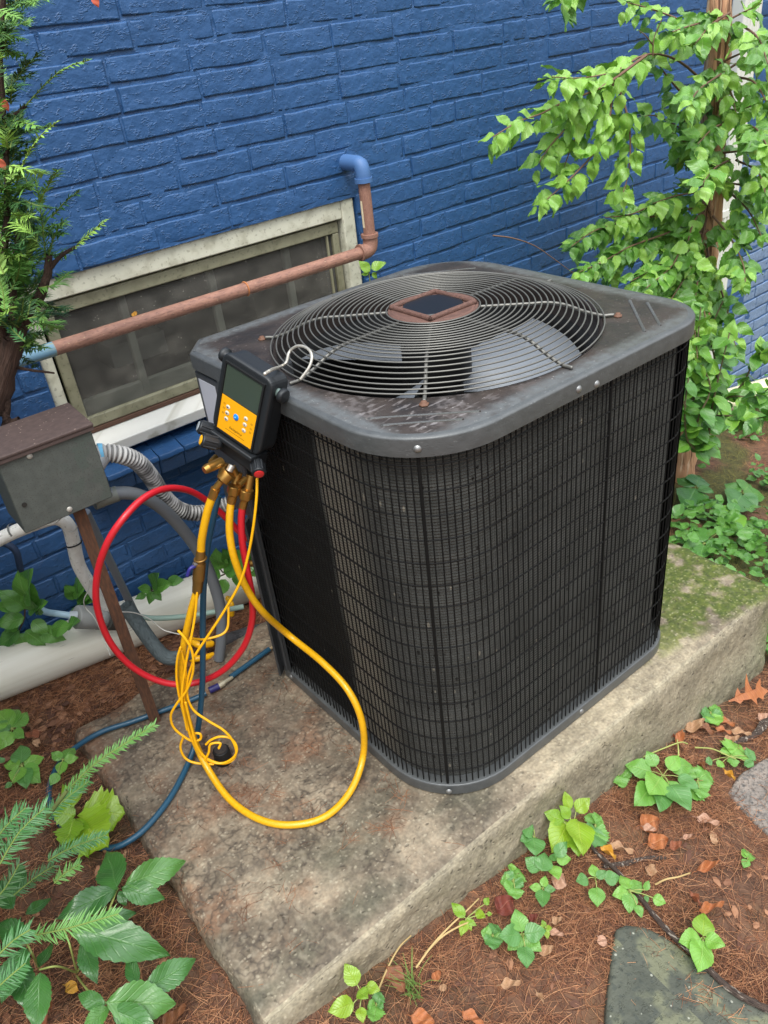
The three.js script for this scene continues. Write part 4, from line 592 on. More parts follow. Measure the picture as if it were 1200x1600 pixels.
// a small plant: centre pixel, list of [base dx, dy, tip x, tip y, width, lift], leaves near the ground
const stemM = M(C(140, 150, 80), { roughness: 0.6 }), dryM = M(C(176, 150, 100), { roughness: 0.7 }), barkM = M(C(84, 66, 54), { roughness: 0.9 });
function weed(name, label, cx, cy, leaves, { mats = mWeed, geos = gOvate, h = 0.035, cat = 'weed', dark = null, base = null } = {}) {
  const root = base || onG(cx, cy, 0), t = thing(name, label, cat, cat === 'weed' ? 'weeds growing round the pad' : null, root), hub = onG(cx, cy, h);
  mesh('stem', taper([root.clone().add(V(0, -0.01, 0)), root.clone().lerp(hub, 0.5).add(V(0.003, 0, 0.002)), hub], 0.0022, 0.0015, 6, 6), stemM, t);
  leaves.forEach(([x, y, ws = 1, dh = 0, bx = cx, by = cy, mi = -1]) => {
    const tipP = onG(bx + (x - bx) * 1.14, by + (y - by) * 1.14, h + dh + rr(-0.006, 0.008)), b0 = onG(lerp(bx, x, 0.1), lerp(by, y, 0.1), h + dh * 0.4), hint = GN.clone().normalize().multiplyScalar(0.8).addScaledVector(camDir, 0.6).add(ballDir().multiplyScalar(0.25));
    mesh('petiole', capped([hub, hub.clone().lerp(b0, 0.6).add(V(0, 0.003, 0)), b0], 0.0011, 6, 5), stemM, t);
    putLeaf(t, leafMatrix(b0, tipP, hint, ws * (geos === gRound ? 1.3 : 1.1)), pick(geos), mi >= 0 ? mats[mi] : pick(mats));
  });
  return t;
}
/* ---------- river birch at the corner ---------- */
{
  const t = thing('birch_tree', 'slender tree with peeling tan bark and bright green leaves right of the unit', 'tree', null, V(2.02, gy(2.02, -0.75), -0.75));
  const TD = 2.82, bark = M(new THREE.Color(1, 1, 1), { roughness: 0.85, bumpMap: paintBump, bumpScale: 0.006, map: tex(256, 1024, (u, v) => { const n = fbm(u * 6, v * 40, 5), k = fbm(u * 10, v * 14, 4, 4); let c = mix3([212, 164, 126], [178, 130, 98], n); c = mix3(c, [214, 178, 146], sst(0.6, 0.72, k)); return mix3(c, [110, 76, 56], sst(0.62, 0.7, fbm(u * 5, v * 22, 4, 9))); }) });
  const base = V(2.02, gy(2.02, -0.75) - 0.05, -0.75), tp = [base, onD(1100, 420, TD + 0.01), onD(1112, 300, TD), onD(1115, 200, TD), onD(1121, 90, TD), onD(1126, -60, TD)]; mesh('trunk', taper(tp, 0.05, 0.036, 60, 14, 0.35), bark, t);
  for (const [x, y, a] of [[1124, 285, 0.5], [1100, 250, -0.6], [1126, 180, 0.7], [1110, 330, 0.2]]) mesh('bark_flake', taper([onD(x, y - 22, TD - 0.045), onD(x + a * 6, y, TD - 0.055), onD(x + a * 10, y + 20, TD - 0.04)], 0.012, 0.003, 8, 5, 0.8), bark, t);
  const twM = M(C(112, 84, 66), { roughness: 0.8 });
  const twigs = [
        [[1112, 140], [1060, 95], [1010, 85], [960, 112], [905, 122], [862, 120]], [[1010, 86], [950, 130], [915, 147], [880, 160], [845, 178], [810, 190], [770, 214]],
    [[958, 125], [952, 185], [935, 230], [900, 270], [870, 298], [845, 320]], [[960, 120], [980, 180], [985, 225], [982, 270], [974, 300]], [[930, 140], [892, 192], [862, 225], [842, 255]], [[945, 150], [915, 190], [895, 225], [880, 265]],
    [[1110, 180], [1060, 140], [1020, 80], [1035, 28]], [[1116, 240], [1070, 205], [1020, 180], [985, 195]], [[1114, 250], [1060, 215], [1040, 190]],
    [[1118, 60], [1060, 30], [1010, 12], [980, 4]], [[1120, 100], [1165, 80], [1205, 60]], [[1118, 170], [1160, 170], [1205, 150]], [[1114, 240], [1160, 235], [1210, 220]], [[1114, 280], [1165, 290], [1210, 290]], [[1120, 40], [1160, 20], [1190, 5]], [[1112, 200], [1075, 230], [1055, 255]], [[1115, 150], [1085, 175], [1070, 190]], [[1120, 30], [1080, 40], [1050, 50]], [[1116, 110], [1140, 140], [1150, 175]],
    [[1105, 320], [1040, 335], [980, 345], [930, 360], [893, 385]], [[1100, 340], [1040, 365], [985, 385], [940, 410], [905, 425]], [[1100, 350], [1060, 390], [1020, 420], [985, 440]], [[1104, 340], [1090, 400], [1060, 450], [1040, 480]], [[1108, 330], [1140, 370], [1160, 410], [1165, 440]], [[1090, 330], [1030, 320], [985, 335], [945, 340]], [[1070, 360], [1020, 370], [970, 400], [945, 430]], [[1104, 380], [1110, 430], [1100, 480], [1110, 520]], [[1106, 360], [1070, 380], [1050, 415], [1010, 450]], [[1100, 300], [1060, 305], [1020, 318]], [[1100, 330], [1085, 345], [1075, 380], [1080, 420]], [[1106, 400], [1090, 440], [1085, 500], [1090, 560]], [[1104, 420], [1125, 450], [1140, 500], [1150, 545]], [[1100, 410], [1060, 440], [1030, 470], [1010, 478]], [[905, -40], [890, -20], [876, -4]], [[1150, 100], [1120, 120], [1092, 140], [1075, 165]], [[1140, 190], [1115, 200], [1090, 225]], [[1140, 20], [1110, 40], [1085, 70]], [[1140, 250], [1118, 262], [1095, 290]], [[1160, 40], [1185, 60], [1200, 100]], [[1150, 120], [1180, 130], [1205, 175]], [[1150, 200], [1180, 200], [1205, 240]], [[1150, 250], [1185, 270], [1200, 320]], [[1140, 300], [1170, 330], [1190, 370]]];
  const all = [];
  twigs.forEach((tw, ti) => {
    const D0 = TD - 0.03, D1 = ti < 6 ? 2.30 + ti * 0.03 : ti < 19 ? rr(2.45, 2.8) : rr(2.35, 2.62), n = tw.length, pts = tw.map(([x, y], i) => onD(x, y, lerp(ti < 1 || ti > 5 ? D0 : 2.45, D1, i / (n - 1))));
    mesh('twig', taper(pts, 0.0042, 0.0014, 16, 6), twM, t);
    const c = curve(pts), len = c.getLength(), dense = ti < 6 ? 0.0118 : ti < 19 ? 0.012 : 0.009;
    for (let s = len * (ti < 1 ? 0.45 : 0.12), k = 0; s <= len; s += dense * rr(0.75, 1.25), k++) {
      const u = Math.min(1, s / len), b = c.getPointAt(u), tg = c.getTangentAt(u), side = tg.clone().cross(camDir).normalize().multiplyScalar(k & 1 ? 1 : -1);
      const L = (ti < 6 ? rr(0.042, 0.074) : ti < 19 ? rr(0.036, 0.066) : rr(0.036, 0.074)) * (1 - 0.25 * (u > 0.93));
      const dir = tg.clone().multiplyScalar(0.55).addScaledVector(side, rr(0.35, 0.85)).add(V(0, rr(-0.75, -0.15), 0)).addScaledVector(RT, -0.12).add(ballDir().multiplyScalar(0.45)).normalize();
      const b0 = b.clone().addScaledVector(dir, 0.012).addScaledVector(camDir, rr(-0.03, 0.03)), hint = camDir.clone().multiplyScalar(0.75).add(V(0, 0.75, 0)).add(ballDir().multiplyScalar(0.85));
      all.push({ m: leafMatrix(b0, b0.clone().addScaledVector(dir, L), hint, rr(0.9, 1.12)), g: pick(gBirch), mat: ti < 6 ? mBirch[(rnd() * 2) | 0] : ti > 18 ? mBirch[1 + ((rnd() * 3) | 0)] : pick(mBirch), s: L / b0.distanceTo(CP), b: b0 });
    }
  });
  const seen = all.filter((q) => { const v = q.b.clone().project(camera); return Math.abs(v.x) < 1.04 && Math.abs(v.y) < 1.04; }).sort((a, b) => b.s - a.s).slice(0, 300), set = new Set(seen), rest = new Map();
  for (const q of all) if (set.has(q)) putLeaf(t, q.m, q.g, q.mat); else { if (!rest.has(q.mat)) rest.set(q.mat, []); rest.get(q.mat).push(plain(q.g.clone()).applyMatrix4(q.m)); }
  for (const [mat, gs] of rest) { const m = mesh('leaves', mergeGeometries(gs), mat, t); m.userData.kind = 'stuff'; }
  for (const l of [[[770, 368, 2.3], [800, 372, 2.32], [835, 384, 2.36], [870, 408, 2.4], [905, 434, 2.45]], [[1020, 88, 2.6], [1022, 60, 2.6], [1034, 30, 2.6]], [[1020, 70, 2.6], [1008, 55, 2.58], [998, 48, 2.57]]]) mesh('dead_twig', taper(l.map((q) => onD(...q)), 0.0022, 0.001, 20, 5), twM, t);
}
/* ---------- white downspout at the corner ---------- */
{
  const t = thing('downspout', 'white metal downspout behind the tree ending in a cream elbow along the soil', 'downspout'), wm = M(C(214, 214, 204), { roughness: 0.45 }), cm = M(C(222, 212, 178), { roughness: 0.5 });
  const z = WZ + 0.055, x = 2.735; const c = new THREE.Shape(); const w = 0.038, d = 0.03; for (let i = 0; i < 9; i++) c.lineTo(-w + i * w / 4, -d + ((i & 1) ? 0.005 : 0)); c.lineTo(w, d); c.lineTo(-w, d);
  mesh('pipe', merge([new RoundedBoxGeometry(0.125, 2.75, 0.062, 3, 0.01).translate(x, 1.125, z), ...[-0.036, -0.012, 0.012, 0.036].map((o) => new RoundedBoxGeometry(0.012, 2.74, 0.012, 2, 0.004).translate(x + o, 1.125, z + 0.030))]), wm, t);
  mesh('elbow', tube([V(x, -0.22, z), V(x + 0.01, -0.32, z + 0.01), V(x + 0.08, -0.385, z + 0.03), V(x + 0.2, -0.41, z + 0.06), V(x + 1.4, -0.52, z + 0.26)], 0.062, 40, 16), cm, t);
  for (const y of [1.9, 0.55]) mesh('strap', new RoundedBoxGeometry(0.15, 0.03, 0.07, 2, 0.002).translate(x, y, z + 0.002), wm, t);
}
/* ---------- yew ---------- */
const needleM = [M(C(112, 158, 72), { roughness: 0.5 }), M(C(92, 138, 64), { roughness: 0.45 }), M(C(62, 98, 54), { roughness: 0.42 }), M(C(146, 186, 84), { roughness: 0.5 }), M(C(66, 114, 62), { roughness: 0.4 })];
function sprig(parent, pts, len, mi, dens = 0.0016, wid = 0.0036, stemR = 0.0016, flat = V(0, 1, 0)) {
  const c = curve(pts), L = c.getLength(), pos = [], idx = [], n = Math.max(8, Math.floor(L / dens));
  for (let i = 0; i < n; i++) {
    const u = (i + rnd() * 0.5) / n, b = c.getPointAt(Math.min(1, u)), tg = c.getTangentAt(Math.min(1, u)), s = tg.clone().cross(flat).normalize(), up = s.clone().cross(tg).normalize();
    const sd = i & 1 ? 1 : -1, dir = tg.clone().multiplyScalar(rr(0.35, 0.75) + u * 0.25).addScaledVector(s, sd * rr(0.6, 1)).addScaledVector(up, rr(-0.45, 0.55)).normalize(), l = len * rr(0.6, 1.15) * (0.6 + 0.8 * Math.sin(Math.PI * clamp(u * 0.85 + 0.1, 0, 1)) * 0.5);
    const wv = dir.clone().cross(up).normalize().multiplyScalar(wid / 2), mid = b.clone().addScaledVector(dir, l * 0.55).addScaledVector(up, -l * 0.04), tp = b.clone().addScaledVector(dir, l).addScaledVector(up, -l * 0.16), k = pos.length / 3, ridge = up.clone().multiplyScalar(wid * 0.22);
    for (const q of [b.clone().addScaledVector(wv, -0.5), b.clone().add(ridge), b.clone().addScaledVector(wv, 0.5), mid.clone().sub(wv), mid.clone().add(ridge), mid.clone().add(wv), tp]) pos.push(q.x, q.y, q.z);
    idx.push(k, k + 1, k + 3, k + 1, k + 4, k + 3, k + 1, k + 2, k + 4, k + 2, k + 5, k + 4, k + 3, k + 4, k + 6, k + 4, k + 5, k + 6);
  }
  const g = new THREE.BufferGeometry(); g.setAttribute('position', new THREE.Float32BufferAttribute(pos, 3)); g.setIndex(idx); g.computeVertexNormals();
  const st = mesh('sprig', taper(pts, stemR, stemR * 0.6, Math.max(4, n >> 4), 5), M(C(112, 130, 58)), parent); mesh('needles', g, needleM[mi], st); return st;
}
{
  const t = thing('yew_bush', 'dark brown branched yew with green needles at the upper left by the window', 'shrub', null, V(-1.15, gy(-1.15, -0.8), -0.8)), yb = M(C(70, 50, 40), { roughness: 0.9, bumpMap: paintBump, bumpScale: 0.005 });
  const P = (l) => l.map(([x, y, D = 1.55]) => onD(x, y, D));
  mesh('trunk', taper([V(-1.15, gy(-1.15, -0.86) - 0.03, -0.8), ...P([[-190, 760, 1.5], [-60, 690, 1.53], [-6, 625], [10, 570], [22, 530]])], 0.03, 0.02, 50, 10, 0.6), yb, t);
  for (const [l, a, b] of [[[[22, 532], [40, 500], [60, 465], [74, 430], [76, 398]], 0.016, 0.006], [[[8, 560], [-4, 470], [4, 400], [12, 330], [10, 240]], 0.012, 0.005], [[[22, 530], [20, 440], [28, 380], [26, 340]], 0.010, 0.005], [[[12, 570], [40, 577], [85, 583]], 0.004, 0.002], [[[2, 620], [-10, 580], [-30, 560]], 0.008, 0.004], [[[-20, 250], [0, 205], [40, 165]], 0.006, 0.003], [[[10, 240], [0, 100], [5, 0], [0, -60]], 0.006, 0.004], [[[74, 425], [95, 400], [118, 386]], 0.005, 0.003], [[[5, 585], [8, 610], [12, 640], [4, 668]], 0.01, 0.004], [[[5, 640], [15, 660], [30, 655]], 0.01, 0.006]]) mesh('branch', taper(P(l), a, b, 24, 8, 0.5), yb, t);
  const S = (l, len, mi, ...r) => sprig(t, P(l), len, mi, ...r);
  S([[71, 400], [66, 350], [60, 305], [55, 280]], 0.03, 0, 0.0016); S([[74, 410], [84, 370], [100, 345]], 0.026, 1); S([[60, 320, 1.53], [78, 285, 1.52], [92, 265, 1.5]], 0.022, 0); S([[80, 340, 1.6], [102, 315, 1.6], [124, 298, 1.6]], 0.022, 4);
  S([[25, 290, 1.5], [36, 255, 1.48], [58, 218, 1.46], [92, 188, 1.45]], 0.016, 3, 0.003); S([[-10, 215], [20, 185], [45, 160], [72, 130], [92, 112]], 0.026, 2, 0.0028); S([[88, 116], [112, 102], [140, 94]], 0.016, 0, 0.002); S([[112, 392], [132, 372], [166, 344]], 0.02, 3, 0.0016);
  for (const [l, len, mi] of [[[[20, 250], [45, 235], [60, 215]], 0.022, 2], [[[0, 240], [25, 225], [50, 222]], 0.022, 2], [[[10, 330], [30, 300], [50, 290]], 0.026, 0], [[[5, 330], [15, 290], [20, 265]], 0.024, 3], [[[28, 390], [10, 350], [-5, 320]], 0.026, 1], [[[30, 420], [50, 400], [45, 370]], 0.026, 1], [[[50, 470], [35, 440], [30, 410]], 0.024, 1], [[[60, 450], [85, 445], [108, 425]], 0.022, 1], [[[62, 470], [85, 480], [108, 482]], 0.02, 2], [[[45, 500], [70, 492], [100, 490]], 0.02, 2], [[[55, 480], [75, 505], [96, 512]], 0.018, 0], [[[40, 500], [20, 470], [0, 460]], 0.026, 1], [[[35, 515], [12, 500], [-12, 492]], 0.026, 2], [[[20, 540], [45, 520], [62, 528]], 0.02, 0], [[[15, 450], [-5, 430], [-20, 400]], 0.026, 0], [[[5, 60], [20, 40], [30, 20]], 0.02, 1], [[[0, 20], [25, 8], [55, 2]], 0.02, 0], [[[0, 90], [10, 60], [5, 30]], 0.022, 2], [[[-10, 160], [5, 145], [18, 138]], 0.02, 3], [[[5, 385], [-10, 340], [-15, 300]], 0.026, 0], [[[0, 500], [-5, 530], [-20, 555]], 0.026, 2], [[[20, 565], [34, 545], [40, 540]], 0.014, 3], [[[25, 455], [40, 425], [60, 410]], 0.024, 0], [[[-5, 560], [-20, 520], [-40, 480]], 0.028, 1], [[[10, 300], [30, 330], [40, 370]], 0.026, 1], [[[0, 410], [20, 430], [40, 440]], 0.026, 1]]) S(l.map(([x, y]) => [x, y, rr(1.5, 1.62)]), len * 1.15, mi, 0.0013);
  for (let k = 0; k < 150; k++) { // the dense inner shoots
    const lo = k < 95, x = lo ? rr(-40, 62) : rr(-40, 26), y = lo ? rr(290, 560) : rr(0, 280), D = rr(1.46, 1.68), a = rr(-2.6, 0.5), l = rr(28, 60), sx = x + Math.cos(a) * l, sy = y + Math.sin(a) * l; if (sx > 105 || (y > 460 && x > 45)) continue;
    S([[x, y, D], [(x + sx) / 2 + rr(-4, 4), (y + sy) / 2 + rr(-4, 4), D + rr(-0.02, 0.02)], [sx, sy, D + rr(-0.04, 0.04)]], rr(0.018, 0.03), [0, 1, 1, 2, 2, 4, 3][k % 7], 0.0013);
  }
  for (const [x, y] of [[149, 2], [8, 165], [3, 258]]) putLeaf(t, leafMatrix(onD(x - 4, y - 10, 1.52), onD(x + 5, y + 10, 1.52), camDir, 1), gOvate[1], M(C(196, 96, 70)), 'dry_leaf');
  // unseen leaf mass beyond the frame's left edge, added to shade soil and wall
  const gs = []; for (let k = 0; k < 900; k++) { const a = V(rr(-1.5, -0.72), 0, rr(-1.1, -0.1)); a.y = gy(a.x, a.z) + rr(0.1, 1.5); const q = leafMatrix(a, a.clone().add(ballDir().normalize().multiplyScalar(0.12)), V(0, 1, 0).add(ballDir().multiplyScalar(0.4)), 1); const v = a.clone().project(camera); if (Math.abs(v.x) < 1.18 && Math.abs(v.y) < 1.3) continue; gs.push(plain(gBig[0].clone()).applyMatrix4(q)); }
  const m = mesh('shade_foliage', mergeGeometries(gs), needleM[2], t); m.userData.kind = 'stuff';
}
{
  const t = thing('yew_branch', 'low yew branch with long needled sprigs reaching in at the lower left', 'branch', null, onD(-60, 1420, 0.8)), D = (l, d) => l.map(([x, y, k = d]) => CP.clone().addScaledVector(ray(x, y), k));
  mesh('branch', taper(D([[-160, 1420], [-60, 1400], [0, 1330], [60, 1290], [105, 1235]], 1.25), 0.006, 0.003, 20, 7, 0.4), M(C(84, 96, 46), { roughness: 0.8 }), t);
  for (const [l, d, len, mi, dens] of [[[[100, 1240], [145, 1196], [190, 1165], [242, 1132]], 1.5, 0.019, 1, 0.0015], [[[20, 1310], [60, 1285], [100, 1250], [140, 1220]], 1.45, 0.022, 4, 0.0015], [[[0, 1350], [30, 1300], [70, 1262]], 1.2, 0.03, 4, 0.0015], [[[-20, 1330], [10, 1290], [40, 1262]], 1.2, 0.027, 4, 0.0015], [[[75, 1345], [110, 1325], [165, 1305]], 1.4, 0.022, 4, 0.0015], [[[50, 1462], [100, 1452], [150, 1438], [185, 1428]], 1.2, 0.026, 1, 0.0015], [[[-10, 1500], [20, 1470], [48, 1452]], 1.15, 0.027, 4, 0.0015], [[[20, 1400], [50, 1375], [85, 1352]], 1.45, 0.022, 2, 0.0015], [[[-20, 1560], [10, 1530], [40, 1505]], 1.15, 0.027, 4, 0.0015], [[[-20, 1420], [10, 1385], [30, 1350]], 1.3, 0.026, 2, 0.0015], [[[85, 1380], [100, 1365], [125, 1350]], 1.4, 0.02, 1, 0.0015]]) sprig(t, D(l, d), len, mi, dens, 0.0027, 0.0015, camDir.clone().add(V(0, 0.6, 0)).normalize());
}
/* ---------- broad leaved creeper, lower left ---------- */
{
  const t = thing('creeper_plant', 'broad glossy dark green creeper with five part leaves at the lower left', 'plant', null, onG(120, 1520, 0)), Pt = (x, y, h) => onG(x, y, h);
  const L = (bx, by, x, y, ws, h = 0.1, mi = -1, g = gBig) => { const b = Pt(bx, by, h), e = Pt(x, y, h + rr(-0.012, 0.012)); putLeaf(t, leafMatrix(b, e, camDir.clone().multiplyScalar(0.7).add(V(0, 0.8, 0)).add(ballDir().multiplyScalar(0.18)), ws), pick(g), mi < 0 ? pick(mCreep) : mCreep[mi]); };
  L(184, 1388, 163, 1326, 1.15, 0.11, 0); L(196, 1382, 292, 1344, 0.85, 0.115, 2); L(190, 1388, 256, 1404, 0.95, 0.11, 0); L(182, 1390, 88, 1432, 0.85, 0.1, 1); L(186, 1392, 196, 1416, 1.1, 0.1, 1);
  L(110, 1448, 258, 1489, 0.72, 0.13, 0); L(128, 1470, 147, 1534, 0.8, 0.1, 1); L(150, 1440, 212, 1424, 0.8, 0.1, 1);
  L(166, 1566, 274, 1568, 1.1, 0.12, 2); L(225, 1548, 308, 1496, 0.9, 0.11, 0); L(164, 1570, 118, 1556, 1.1, 0.1, 0); L(170, 1572, 128, 1610, 1.1, 0.1, 2); L(215, 1540, 196, 1488, 0.8, 0.09, 1); L(175, 1575, 240, 1612, 1, 0.11, 0);
  L(64, 1520, 54, 1608, 1.05, 0.11, 0); L(62, 1512, 80, 1470, 0.9, 0.09, 1); L(45, 1470, -10, 1440, 0.9, 0.12, 1); L(40, 1480, 0, 1560, 1.0, 0.13, 1); L(30, 1500, 45, 1580, 0.9, 0.1, 1); L(20, 1420, -12, 1370, 0.9, 0.12, 1); L(30, 1400, 30, 1345, 0.8, 0.12, 1); L(40, 1430, 80, 1400, 0.8, 0.1, 1); L(0, 1480, -40, 1520, 1.0, 0.12, 1);
  for (const l of [[[120, 1520], [150, 1470], [184, 1388]], [[120, 1520], [110, 1480], [100, 1450]], [[120, 1525], [140, 1550], [165, 1567]], [[120, 1520], [90, 1510], [62, 1515]], [[165, 1567], [200, 1560], [225, 1548]], [[62, 1515], [50, 1490], [40, 1470]]]) mesh('vine', capped(l.map(([x, y], i) => Pt(x, y, i ? 0.09 : 0.0)), 0.002, 14, 6), stemM, t);
  const y = thing('seedling', 'yellow green seedling with tattered leaves inside the blue hose loop', 'plant', null, onG(118, 1275, 0));
  const Y = (bx, by, x, yy, ws, h, mi, g = gBig) => putLeaf(y, leafMatrix(Pt(bx, by, h), Pt(x, yy, h + 0.01), camDir.clone().multiplyScalar(0.6).add(V(0, 0.8, 0)).add(ballDir().multiplyScalar(0.2)), ws), pick(g), mLime[mi]);
  Y(128, 1272, 194, 1270, 1.25, 0.05, 0, gRound); Y(122, 1276, 164, 1322, 1.1, 0.05, 0, gRound); Y(118, 1274, 82, 1268, 1.2, 0.045, 1, gRound); Y(118, 1280, 98, 1318, 1.0, 0.05, 1, gRound); Y(112, 1262, 128, 1212, 0.8, 0.06, 0, gBig); Y(116, 1262, 96, 1222, 0.7, 0.05, 1, gBig); Y(120, 1280, 130, 1332, 0.9, 0.045, 1);
  mesh('stem', taper([onG(118, 1277, -0.01), onG(119, 1275, 0.045)], 0.002, 0.0015, 5, 6), M(C(190, 120, 90)), y);
}
/* ---------- weeds ---------- */
weed('weed', 'small star shaped weed at the left edge of the photo', 20, 1140, [[-4, 1112, 1], [14, 1108, 1], [40, 1114, 1.1], [34, 1150, 1], [-2, 1165, 1.1], [-12, 1135, 1]]);
weed('weed', 'leafy green weed on bare soil left of the pad corner', 34, 1196, [[32, 1166, 1.1], [64, 1182, 1.05], [8, 1194, 1], [22, 1218, 1.2], [56, 1218, 1.1], [40, 1226, 1], [8, 1230, 1, 0, 20, 1222]]);
weed('weed', 'low seedling beside the left corner of the pad', 98, 1188, [[82, 1176, 1], [113, 1165, 1], [120, 1184, 1], [94, 1206, 1], [80, 1224, 1.1, 0, 92, 1206], [100, 1204, 1]], { mats: [mWeed[0], mWeed[1]] });
weed('weed', 'largest broad leaved weed on the mulch at the right of the pad', 1036, 1212, [[984, 1194, 1.15, 0.02, 1022, 1207, 0], [1080, 1192, 1.1, 0.02, 1042, 1200, 0], [1076, 1258, 1.15, 0.02, 1042, 1222, 2], [1000, 1252, 1.0, 0.01, 1022, 1224, 0], [1034, 1262, 1.0, 0, 1034, 1230, 2], [1013, 1176, 1.2, 0.03, 1026, 1200, 0], [1060, 1182, 1.1, 0.03, 1042, 1204, 1], [1022, 1232, 1.2, 0.03, 1034, 1212, 1], [1088, 1226, 1, 0.02, 1056, 1212, 2], [1058, 1238, 1.1, 0.01, 1042, 1218, 0]], { h: 0.045 });
const lob = { geos: gRound, h: 0.025 };
weed('strawberry_weed', 'lobed weed touching the pad face left of the largest weed', 962, 1198, [[938, 1180, 1, 0, 950, 1188], [972, 1164, 1, 0.01, 968, 1182], [990, 1176, 1, 0.01, 976, 1184], [946, 1212, 1, 0, 958, 1200], [985, 1212, 1.1, 0, 966, 1204], [974, 1228, 1, 0, 966, 1210], [944, 1196, 1, 0.01, 958, 1196]], lob);
weed('strawberry_weed', 'dark lobed weed right of the largest weed', 1090, 1218, [[1106, 1206, 1], [1102, 1236, 1], [1082, 1244, 1, 0, 1088, 1228], [1096, 1244, 1, 0, 1092, 1230], [1080, 1200, 1]], lob);
weed('strawberry_weed', 'small lobed weed on brown leaves near the right end of the pad', 1110, 1114, [[1104, 1100, 1], [1122, 1104, 1], [1126, 1118, 1], [1106, 1126, 1], [1120, 1130, 1], [1098, 1112, 1]], lob);
weed('strawberry_weed', 'trailing lobed weed near the stone at the right edge', 1142, 1182, [[1132, 1168, 1], [1154, 1164, 1], [1122, 1196, 1, 0, 1130, 1190], [1148, 1196, 1], [1178, 1176, 1, 0, 1165, 1182], [1176, 1196, 1, 0, 1162, 1188], [1104, 1190, 1, 0, 1114, 1188]], lob);
weed('weed', 'yellow green tall weed against the front face of the pad', 894, 1300, [[884, 1240, 0.9, 0.05, 890, 1268, 0], [918, 1250, 1.1, 0.05, 898, 1270, 0], [855, 1270, 1.1, 0.03, 884, 1286, 1], [912, 1324, 0.9, 0.03, 900, 1276, 0], [872, 1318, 1.1, 0.02, 890, 1280, 0], [880, 1262, 1, 0.05, 892, 1280, 1], [904, 1330, 1, 0, 896, 1300, 1]], { mats: mLime, h: 0.06 });
weed('strawberry_weed', 'dark lobed weed right of the yellow green tall weed', 930, 1290, [[922, 1272, 1], [938, 1276, 1], [944, 1300, 1], [926, 1318, 1], [940, 1316, 1], [918, 1300, 1]], lob);
weed('weed', 'blue green heart leaved weed at the foot of the pad face', 836, 1310, [[816, 1290, 1.5, 0.04, 836, 1296, 2], [838, 1330, 1.4, 0.01, 832, 1306, 2], [818, 1312, 1.2, 0.02, 832, 1304, 2]], { mats: mWeed, h: 0.05 });
weed('weed', 'notched heart leaved weed below the blue green one', 858, 1348, [[824, 1342, 1.3, 0.01, 846, 1362, 2], [852, 1334, 1.2, 0.02, 846, 1364, 2], [884, 1318, 1.0, 0.03, 866, 1340, 2], [866, 1336, 1, 0.03, 862, 1346, 2], [872, 1370, 1.2, 0, 862, 1350, 1], [890, 1342, 1.1, 0.01, 866, 1342, 1]], { h: 0.04 });
weed('strawberry_weed', 'pale lobed weed above the dark red leaf', 802, 1376, [[790, 1364, 1], [812, 1360, 1], [796, 1394, 1], [816, 1384, 1], [808, 1402, 1.1, 0, 804, 1386], [784, 1378, 1], [800, 1350, 0.9, 0, 800, 1362]], lob);
weed('weed', 'tiny four leaved weed below the notched heart leaves', 848, 1388, [[852, 1370, 1, 0.01], [830, 1386, 1], [866, 1390, 1], [848, 1412, 1.05]]);
weed('weed', 'five leaved weed left of the flagstone', 816, 1460, [[808, 1424, 1.2, 0.03], [788, 1462, 1.2, 0.02], [848, 1454, 1.2, 0.02], [824, 1502, 1.15, 0.01, 820, 1476], [842, 1482, 1.1], [798, 1480, 1.1]], { h: 0.035 });
weed('strawberry_weed', 'lobed weed left of the five leaved weed', 770, 1462, [[754, 1456, 1], [776, 1446, 1], [784, 1470, 1], [760, 1474, 1], [772, 1480, 1]], lob);
weed('weed', 'small bright seedling right of the five leaved weed', 852, 1450, [[848, 1438, 1], [862, 1450, 1], [856, 1464, 1], [842, 1448, 1]], { mats: mLime });
weed('weed', 'weed with spread round leaves by the upper end of the stick', 930, 1372, [[904, 1376, 1.3, 0.01, 920, 1372], [926, 1352, 1.2, 0.02], [966, 1370, 1.25, 0.02, 942, 1374], [934, 1408, 1.2, 0, 932, 1384], [946, 1362, 1, 0.02]]);
weed('weed', 'low weed growing over the stick above the flagstone', 984, 1392, [[972, 1368, 1.1, 0.01], [962, 1398, 1.1], [984, 1420, 1.1], [1002, 1380, 1.1], [1014, 1378, 1, 0.02, 1006, 1392], [1038, 1410, 1.25, 0.01, 1018, 1402], [1012, 1408, 1, 0, 1008, 1398], [1002, 1430, 1, 0, 994, 1412]]);
weed('weed', 'four leaved weed right of the flagstone and stick', 1098, 1466, [[1101, 1428, 1.2, 0.03], [1070, 1470, 1.2, 0.02], [1128, 1474, 1.2, 0.02], [1099, 1506, 1.2, 0.01]], { mats: [mWeed[1], mLime[1]], h: 0.04 });
weed('weed', 'bright green weed at the bottom by the front corner of the pad', 566, 1556, [[542, 1512, 1.1, 0.03, 560, 1542, 0], [590, 1546, 1.1, 0.02, 570, 1540, 0], [522, 1580, 1.1, 0.01, 556, 1566, 0], [566, 1592, 1.1, 0, 562, 1572, 0], [572, 1556, 1.2, 0.03, 558, 1548, 1]], { mats: mLime, h: 0.05 });
weed('strawberry_weed', 'pale lobed weed right of the bright green bottom weed', 588, 1570, [[594, 1552, 1], [598, 1574, 1], [584, 1592, 1], [576, 1572, 1]], lob);
weed('weed', 'withered tan and green rosette at the foot of the pad', 728, 1436, [[708, 1412, 0.8, 0.02], [722, 1456, 0.9], [742, 1444, 0.8], [756, 1432, 1, 0.01, 742, 1424], [764, 1404, 1.2, 0.01, 756, 1414], [768, 1428, 1.2, 0, 760, 1428], [736, 1452, 0.9]], { mats: mLime });
